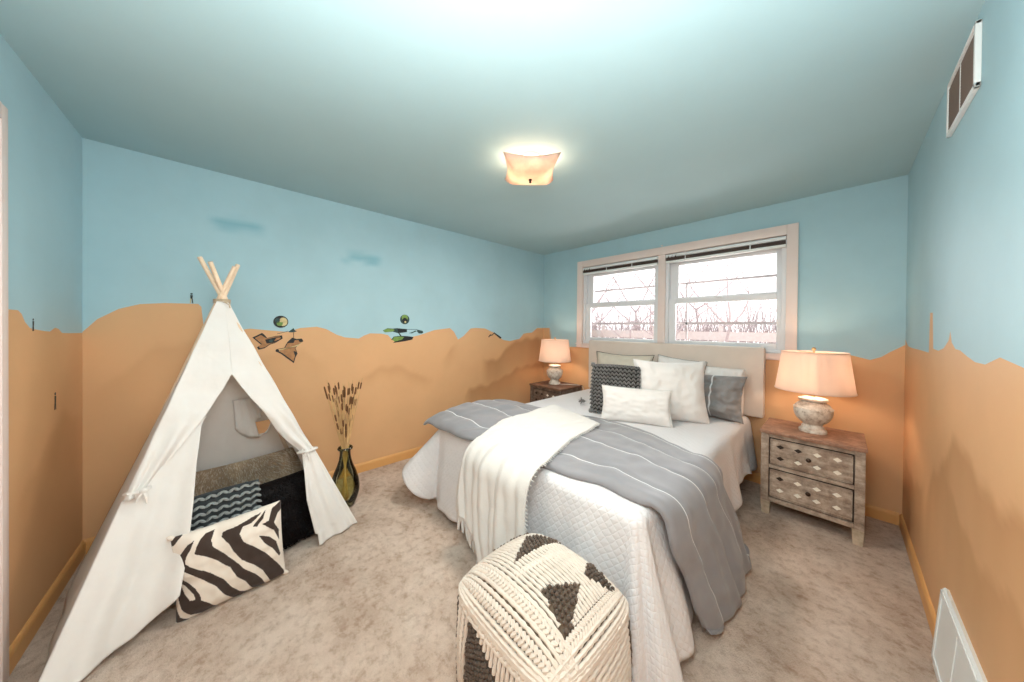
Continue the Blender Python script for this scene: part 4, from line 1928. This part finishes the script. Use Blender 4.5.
# gathered fall below the right tie
strip('right_flap_fall', .0, .585, lambda c: interp([(0, .935), (.077, .916), (.284, .894), (.45, .90), (.585, .90)], c) if c > .07 else .93, lambda c: polR(c) + .016,
      lambda s_, c, a: (.013 * sin(s_ * 11 + 1.2) + .004 * sin(s_ * 27)) * (1 - c / .75) + .016)
for (t_, sg) in ((TIEL, 1), (TIER, -1)):
    b = MB()
    c = t_[1]
    pa = polL(c) if sg > 0 else polR(c)
    pts = [FP(pa - sg * .03, c, -.01), FP(pa - sg * .025, c, .028), FP((pa + t_[0]) / 2, c - .004, .040), FP(t_[0] + sg * .0, c, .036), FP(t_[0] + sg * .018, c + .002, .0), FP(pa, c, -.03)]
    b.tube(pts, .008, 8)
    kx = FP(t_[0] - sg * .01, c - .002, .046)
    b.ball(kx, .013, 10, 7)
    b.tube([kx, kx + Vector((.012, .01, -.03)), kx + Vector((.010, .012, -.055))], [.006, .007, .004], 6)
    b.tube([kx, kx + Vector((.012, -.012, -.02)), kx + Vector((.008, -.02, -.04))], [.006, .006, .004], 6)
    TP(b.build('flap_tie', M_white_c, tp))

# ------------------------------------------------------------------ things in the teepee
def fur(o, w, h, t, seed, pinch, pw, mats, count, length, parent_name='fur_pile'):
    rnd = random.Random(seed)
    b = MB()
    for k in range(count):
        side = -1 if rnd.random() < .7 else 1
        x, y = rnd.uniform(-1, 1), rnd.uniform(-1, 1)
        p = pillow_surf(w, h, t, x, y, side, seed, pinch, pw, .006)
        q = pillow_surf(w, h, t, x * .97, y * .97, side, seed, pinch, pw, .006)
        nn = Vector((x * .35, side * 1.0, y * .35)).normalized()
        comb = Vector((.5 * noise.noise(Vector((x * 3, y * 3, 1 + seed))), 0, -.7 + .5 * noise.noise(Vector((x * 3, y * 3, 5 + seed)))))
        d = (nn + comb).normalized() * length * rnd.uniform(.6, 1.15)
        sd = Vector((rnd.uniform(-1, 1), 0, rnd.uniform(-1, 1))).normalized() * .0022
        b.add([p - sd, p + sd, p + d * .6 + sd * .7, p + d, p + d * .6 - sd * .7], [(0, 1, 2, 3, 4)], 0 if rnd.random() < .6 else 1)
    f = b.build(parent_name, mats, o)
    f['kind'] = 'stuff'
    return f


loc, rot = stand((.52, -3.60, .0), (.42, -3.04, .0), .50, 14, .0)
o = pillow('fur_cushion', .58, .48, .18, loc, (rot[0], rot[1], rot[2] + 0), M_fur_t, 31, pinch=.04)
tag(o, 'taupe faux-fur cushion at the back of the teepee', 'cushion', 'cushions in the teepee')
fur(o, .58, .48, .18, 31, .04, 2.4, [M_fur_t, M_fur_t2], 16000, .030)
loc, rot = stand((.80, -3.42, 0), (.70, -3.00, 0), .43, 12, .0)
o = pillow('fur_cushion', .52, .42, .17, loc, rot, M_fur_b, 33, pinch=.03)
tag(o, 'large black furry cushion on the carpet behind the zebra pillow', 'cushion', 'cushions in the teepee')
fur(o, .52, .42, .17, 33, .03, 2.4, [M_fur_b, M_fur_b], 9000, .013)
loc, rot = stand((.83, -3.65, 0), (.79, -3.32, 0), .46, 8, .0)
knit_pillow(.36, .47, .13, loc, rot, M_knit_gd, M_knit_g, 41, 8, 15, 'slate grey chunky knit cushion behind the zebra pillow, left of the black one', False, 'cushions in the teepee', True)

ZC = [(20, 262), (430, 112), (420, 435), (35, 620)]     # traced corners of the cushion face
def zmap(p):
    # inverse bilinear by iteration
    u = v = .5
    TLc, TRc, BRc, BLc = [Vector(c) for c in ZC]
    P = Vector(p)
    for _ in range(12):
        f = TLc * (1 - u) * (1 - v) + TRc * u * (1 - v) + BRc * u * v + BLc * (1 - u) * v
        fu = (TRc - TLc) * (1 - v) + (BRc - BLc) * v
        fv = (BLc - TLc) * (1 - u) + (BRc - TRc) * u
        d = P - f
        det = fu.x * fv.y - fu.y * fv.x
        u += (d.x * fv.y - d.y * fv.x) / det
        v += (fu.x * d.y - fu.y * d.x) / det
    return (u, 1 - v)


ZS = [
    [(15, 262), (62, 243), (48, 262), (30, 292), (18, 300)],
    [(98, 262), (75, 282), (45, 335), (42, 360), (62, 385), (95, 402), (130, 425), (165, 450), (190, 490), (220, 522), (258, 530), (300, 515), (270, 500), (240, 483), (215, 458), (190, 420), (150, 392), (100, 374), (66, 355), (70, 330), (85, 300)],
    [(168, 223), (155, 262), (160, 288), (200, 320), (235, 352), (258, 380), (300, 408), (325, 440), (338, 480), (382, 488), (310, 508), (284, 480), (265, 440), (235, 415), (215, 375), (175, 345), (130, 325), (98, 315), (106, 285), (118, 258), (136, 236)],
    [(196, 232), (230, 216), (240, 212), (262, 200), (300, 178), (345, 156), (320, 182), (300, 200), (268, 212), (255, 240), (268, 270), (300, 290), (345, 322), (372, 350), (395, 383), (414, 420), (410, 440), (380, 465), (355, 455), (330, 400), (300, 370), (258, 350), (230, 310), (215, 280), (190, 252)],
    [(362, 148), (345, 165), (305, 214), (322, 214), (348, 182)],
    [(434, 108), (388, 142), (370, 190), (343, 204), (360, 214), (388, 232), (408, 275), (412, 235), (392, 198), (412, 160), (428, 148)],
    [(325, 250), (370, 258), (395, 280), (408, 335), (402, 345), (380, 312), (345, 282)],
    [(28, 380), (42, 412), (68, 428), (98, 455), (112, 480), (116, 505), (140, 520), (165, 552), (205, 548), (150, 570), (118, 578), (80, 576), (52, 545), (38, 500), (50, 450), (62, 480), (80, 505), (98, 500), (92, 478), (70, 452), (45, 436), (30, 420)],
    [(33, 545), (48, 582), (90, 600), (155, 576), (90, 610), (35, 625)],
]
ZSU = [[zmap(p) for p in poly] for poly in ZS]


def inpoly(x, y, poly):
    c = False
    j = len(poly) - 1
    for i in range(len(poly)):
        xi, yi = poly[i]
        xj, yj = poly[j]
        if (yi > y) != (yj > y) and x < (xj - xi) * (y - yi) / (yj - yi) + xi:
            c = not c
        j = i
    return c


def zebra(u, v, sd):
    if sd == 1:
        return 1 if sin(u * 30 + 4 * sin(v * 6)) > 0 else 0
    return 1 if any(inpoly(u, v, p) for p in ZSU) else 0


loc, rot = stand((.975, -3.615, 0), (.975, -3.235, 0), .38, 4, .006)
o = pillow('zebra_cushion', .405, .395, .12, loc, rot, M_zw, 51, n=150, pinch=.03, pw=3.0, wrk=.005, mats=[M_zw, M_zd], fmat=zebra)
tag(o, 'zebra striped brown and cream square cushion leaning in front of the teepee', 'cushion', 'cushions in the teepee')
o.rotation_euler.y = radians(-3)
b = MB()
for (sx, sz, mi) in ((-1, -1, 0), (1, -1, 0), (-1, 1, 0)):
    p = Vector((sx * .200, 0, sz * .195))
    b.ball(p, (.017, .008, .011), 10, 6, M=Matrix.Rotation(sx * sz * -.7, 3, 'Y'))
b.build('corner_tip', M_zw, o)

# ------------------------------------------------------------------ vase with dried reeds
root = empty('glass_vase', (.49, -2.80, 0))
tag(root, 'green glass bottle vase on the carpet beside the teepee, against the orange wall', 'vase')
b = MB()
prof = [(.0, .0), (.052, .0), (.068, .012), (.085, .06), (.098, .11), (.100, .15), (.092, .20), (.074, .26), (.054, .31), (.042, .35), (.036, .39), (.036, .42), (.042, .432), (.043, .440),
        (.039, .440), (.033, .43), (.032, .39), (.038, .35), (.050, .31), (.070, .26), (.088, .20), (.096, .15), (.094, .11), (.081, .06), (.064, .016), (.0, .010)]
b.lathe(prof, 48)
mk_ = b.build('bottle', M_vase, root)
b = MB()
b.lathe([(.043, .425), (.050, .430), (.052, .438), (.048, .446), (.042, .446), (.038, .438), (.043, .425)], 40)
b.build('rim', M_vase, root)
rnd = random.Random(12)
tg = 'dried cattail stems in the green vase'
for i in range(38):
    a = rnd.uniform(0, 2 * pi)
    rad = rnd.uniform(.1, 1) ** .6
    lean = Vector((cos(a), sin(a), 0)) * rad
    base = Vector((.49, -2.80, 0)) + Vector((-lean.x * .03, -lean.y * .03, .03 + rnd.uniform(0, .02)))
    neck = Vector((.49, -2.80, .435)) + lean * .024
    hgt = rnd.uniform(.80, .97)
    tip = Vector((.49, -2.80, hgt)) + Vector((lean.x * .10, lean.y * .165 - .01, 0))
    rt = empty('reed_stem', base)
    tag(rt, 'tan dried cattail reed standing in the green glass vase', 'dried stem', tg)
    b = MB()
    q0, q1, q2 = Vector((0, 0, 0)), neck - base, tip - base
    b.tube([q0, q1, q1.lerp(q2, .5) + Vector((rnd.uniform(-.004, .004), rnd.uniform(-.004, .004), 0)), q2], [.0042, .0040, .0034, .0026], 6)
    b.build('stem', M_reed, rt)
    for k in range(rnd.randint(1, 3)):
        t = rnd.uniform(.25, .93) if k else rnd.uniform(.80, .97)
        p = q1.lerp(q2, t)
        d = (q2 - q1).normalized()
        b = MB(); b.tube([p - d * .028, p - d * .018, p + d * .018, p + d * .028], [.003, .0056, .0056, .0025], 7)
        b.build('seed_head', M_reedd, rt)


# ------------------------------------------------------------------ wall stickers (flat vinyl, generic shapes)
def sticker(name, polys, label, wall='left', group=None, cat='wall sticker'):
    b = MB()
    for k, (pts, mi, lift) in enumerate(polys):
        n = len(pts)
        if wall == 'left':
            f = lambda p, d: (d, p[0], p[1])
        else:
            f = lambda p, d: (p[0], -LEN + d, p[1])
        d0, d1_ = .0004, .0012 + lift * .0006
        vs = [f(p, d0) for p in pts] + [f(p, d1_) for p in pts]
        fs = [tuple(range(n, 2 * n))] + [(i, (i + 1) % n, n + (i + 1) % n, n + i) for i in range(n)]
        b.add(vs, fs, mi)
    o = b.build(name, [M_black, M_stb, M_stg, M_std, M_sty], None, False)
    bm = bmesh.new(); bm.from_mesh(o.data)
    bmesh.ops.triangulate(bm, faces=[f for f in bm.faces if len(f.verts) > 4])
    bm.to_mesh(o.data); bm.free()
    return tag(o, label, cat, group)


def circ(cy, cz, r, n=24, ry=1, ph=0, a0=0, a1=2 * pi):
    return [(cy + r * ry * cos(a0 + (a1 - a0) * i / n), cz + r * sin(a0 + (a1 - a0) * i / n)) for i in range(n)]


sticker('round_sticker', [(circ(-3.143, 1.385, .048), 0, 0), (circ(-3.128, 1.385, .034, ry=.8), 4, 1), (circ(-3.15, 1.372, .020), 2, 2), (circ(-3.165, 1.395, .018), 3, 2), (circ(-3.142, 1.39, .009), 4, 3)],
        'round dark badge sticker on the blue wall just right of the teepee', group='round stickers above the mural hills')
sticker('round_sticker', [(circ(-2.133, 1.428, .049), 3, 0), (circ(-2.133, 1.445, .030, ry=1.1), 2, 1), (circ(-2.133, 1.418, .026), 0, 2), (circ(-2.128, 1.402, .010), 4, 3)],
        'round green and black badge sticker on the blue wall, above the green sticker', group='round stickers above the mural hills')
eng1 = [(-3.315, 1.263), (-3.258, 1.298), (-3.243, 1.282), (-3.227, 1.258), (-3.174, 1.273), (-3.135, 1.277), (-3.131, 1.252), (-3.18, 1.217), (-3.211, 1.206), (-3.242, 1.179), (-3.279, 1.169), (-3.288, 1.188), (-3.264, 1.207)]
eng2 = [(-3.173, 1.168), (-3.121, 1.178), (-3.101, 1.223), (-3.068, 1.259), (-3.04, 1.246), (-3.006, 1.25), (-2.993, 1.228), (-3.033, 1.196), (-3.047, 1.171), (-3.033, 1.128), (-3.047, 1.096), (-3.057, 1.05), (-3.101, 1.091), (-3.141, 1.13), (-3.167, 1.147)]


def shrink(p, k, dx=0, dz=0):
    cx = sum(q[0] for q in p) / len(p); cz = sum(q[1] for q in p) / len(p)
    return [(cx + (q[0] - cx) * k + dx, cz + (q[1] - cz) * k + dz) for q in p]


sticker('flying_machine_sticker', [(eng1, 0, 0), (shrink(eng1, .84), 1, 1), ([(-3.258, 1.298), (-3.236, 1.27), (-3.225, 1.255), (-3.24, 1.262), (-3.27, 1.286)], 0, 2),
                      ([(-3.24, 1.245), (-3.18, 1.262), (-3.135, 1.27), (-3.14, 1.25), (-3.19, 1.22), (-3.23, 1.215)], 0, 2), (circ(-3.205, 1.235, .012), 3, 3), ([(-3.17, 1.258), (-3.14, 1.262), (-3.15, 1.246), (-3.185, 1.232)], 1, 3),
                      (eng2, 0, 0), (shrink(eng2, .86), 1, 1), ([(-3.06, 1.15), (-3.036, 1.14), (-3.045, 1.10), (-3.052, 1.115)], 0, 2), ([(-3.16, 1.165), (-3.03, 1.19), (-3.0, 1.215), (-3.03, 1.20), (-3.15, 1.158)], 4, 2),
                      ([(-3.1, 1.215), (-3.068, 1.25), (-3.05, 1.242), (-3.06, 1.215)], 0, 2), (circ(-3.012, 1.235, .014), 0, 2), (circ(-3.165, 1.157, .011), 0, 2),
                      ([(-3.167, 1.287), (-3.095, 1.309), (-3.094, 1.313), (-3.166, 1.291)], 3, 0), ([(-3.095, 1.305), (-3.075, 1.322), (-3.061, 1.336), (-3.052, 1.318), (-3.038, 1.309), (-3.061, 1.301), (-3.088, 1.301)], 3, 1),
                      ([(-3.062, 1.30), (-3.058, 1.30), (-3.057, 1.255), (-3.061, 1.255)], 0, 0)],
        'brown twin-hulled flying machine sticker on the mural just right of the teepee')
up = [(-2.352, 1.317), (-2.305, 1.338), (-2.254, 1.334), (-2.218, 1.339), (-2.109, 1.33), (-2.109, 1.299), (-2.2, 1.288), (-2.253, 1.304), (-2.331, 1.297)]
lo_ = [(-2.27, 1.225), (-2.244, 1.255), (-2.182, 1.261), (-2.109, 1.258), (-2.038, 1.248), (-2.052, 1.221), (-2.127, 1.206), (-2.253, 1.192), (-2.226, 1.211)]
sticker('flying_machine_sticker', [(up, 3, 0), ([(-2.348, 1.317), (-2.305, 1.335), (-2.25, 1.330), (-2.235, 1.318), (-2.26, 1.306), (-2.33, 1.299)], 2, 1), ([(-2.21, 1.333), (-2.12, 1.327), (-2.115, 1.304), (-2.2, 1.294)], 0, 1),
                      (lo_, 0, 0), ([(-2.262, 1.225), (-2.24, 1.25), (-2.18, 1.256), (-2.14, 1.25), (-2.16, 1.225), (-2.235, 1.205)], 2, 1), ([(-2.2, 1.29), (-2.19, 1.292), (-2.165, 1.26), (-2.178, 1.258)], 0, 1),
                      ([(-2.109, 1.328), (-2.0, 1.327), (-2.0, 1.323), (-2.109, 1.324)], 0, 0), ([(-2.05, 1.30), (-2.02, 1.315), (-2.0, 1.31), (-2.06, 1.285), (-2.09, 1.288)], 3, 1),
                      ([(-2.0, 1.325), (-1.94, 1.312), (-1.93, 1.295), (-1.945, 1.283), (-1.98, 1.285), (-2.0, 1.305)], 3, 1)],
        'green and black flying machine sticker where the hills meet the blue, middle of the wall')


def figure(cx, cz, h, wall, label, pale=False):
    g = 4 if pale else 0
    k = h
    polys = [(circ(cx, cz + .42 * k, .09 * k, 10), 3 if pale else 0, 0),
             ([(cx - .09 * k, cz + .30 * k), (cx + .09 * k, cz + .30 * k), (cx + .07 * k, cz - .05 * k), (cx - .07 * k, cz - .05 * k)], 0, 1),
             ([(cx - .08 * k, cz - .05 * k), (cx - .0, cz - .05 * k), (cx - .05 * k, cz - .5 * k), (cx - .12 * k, cz - .5 * k)], g, 0),
             ([(cx + .0, cz - .05 * k), (cx + .08 * k, cz - .05 * k), (cx + .12 * k, cz - .5 * k), (cx + .05 * k, cz - .5 * k)], 0, 0)]
    sticker('figure_sticker', polys, label, wall, 'tiny figure stickers on the mural')


figure(.612, 1.35, .055, 'front', 'tiny dark figure sticker on the hill line of the wall left of the teepee')
figure(.383, .973, .085, 'front', 'tiny dark figure sticker low on the orange wall left of the teepee')
figure(-3.632, 1.537, .07, 'left', 'tiny figure sticker on the hilltop just left of the teepee poles', True)
sticker('angular_sticker', [([(-1.05, 1.235), (-1.02, 1.265), (-.99, 1.262), (-1.0, 1.25), (-1.03, 1.24), (-1.035, 1.225)], 0, 0), ([(-.97, 1.285), (-.95, 1.29), (-.83, 1.225), (-.85, 1.205)], 0, 1), ([(-1.0, 1.255), (-.96, 1.285), (-.955, 1.275), (-.99, 1.248)], 0, 1)],
        'small black angular sticker on the hill line near the far corner')
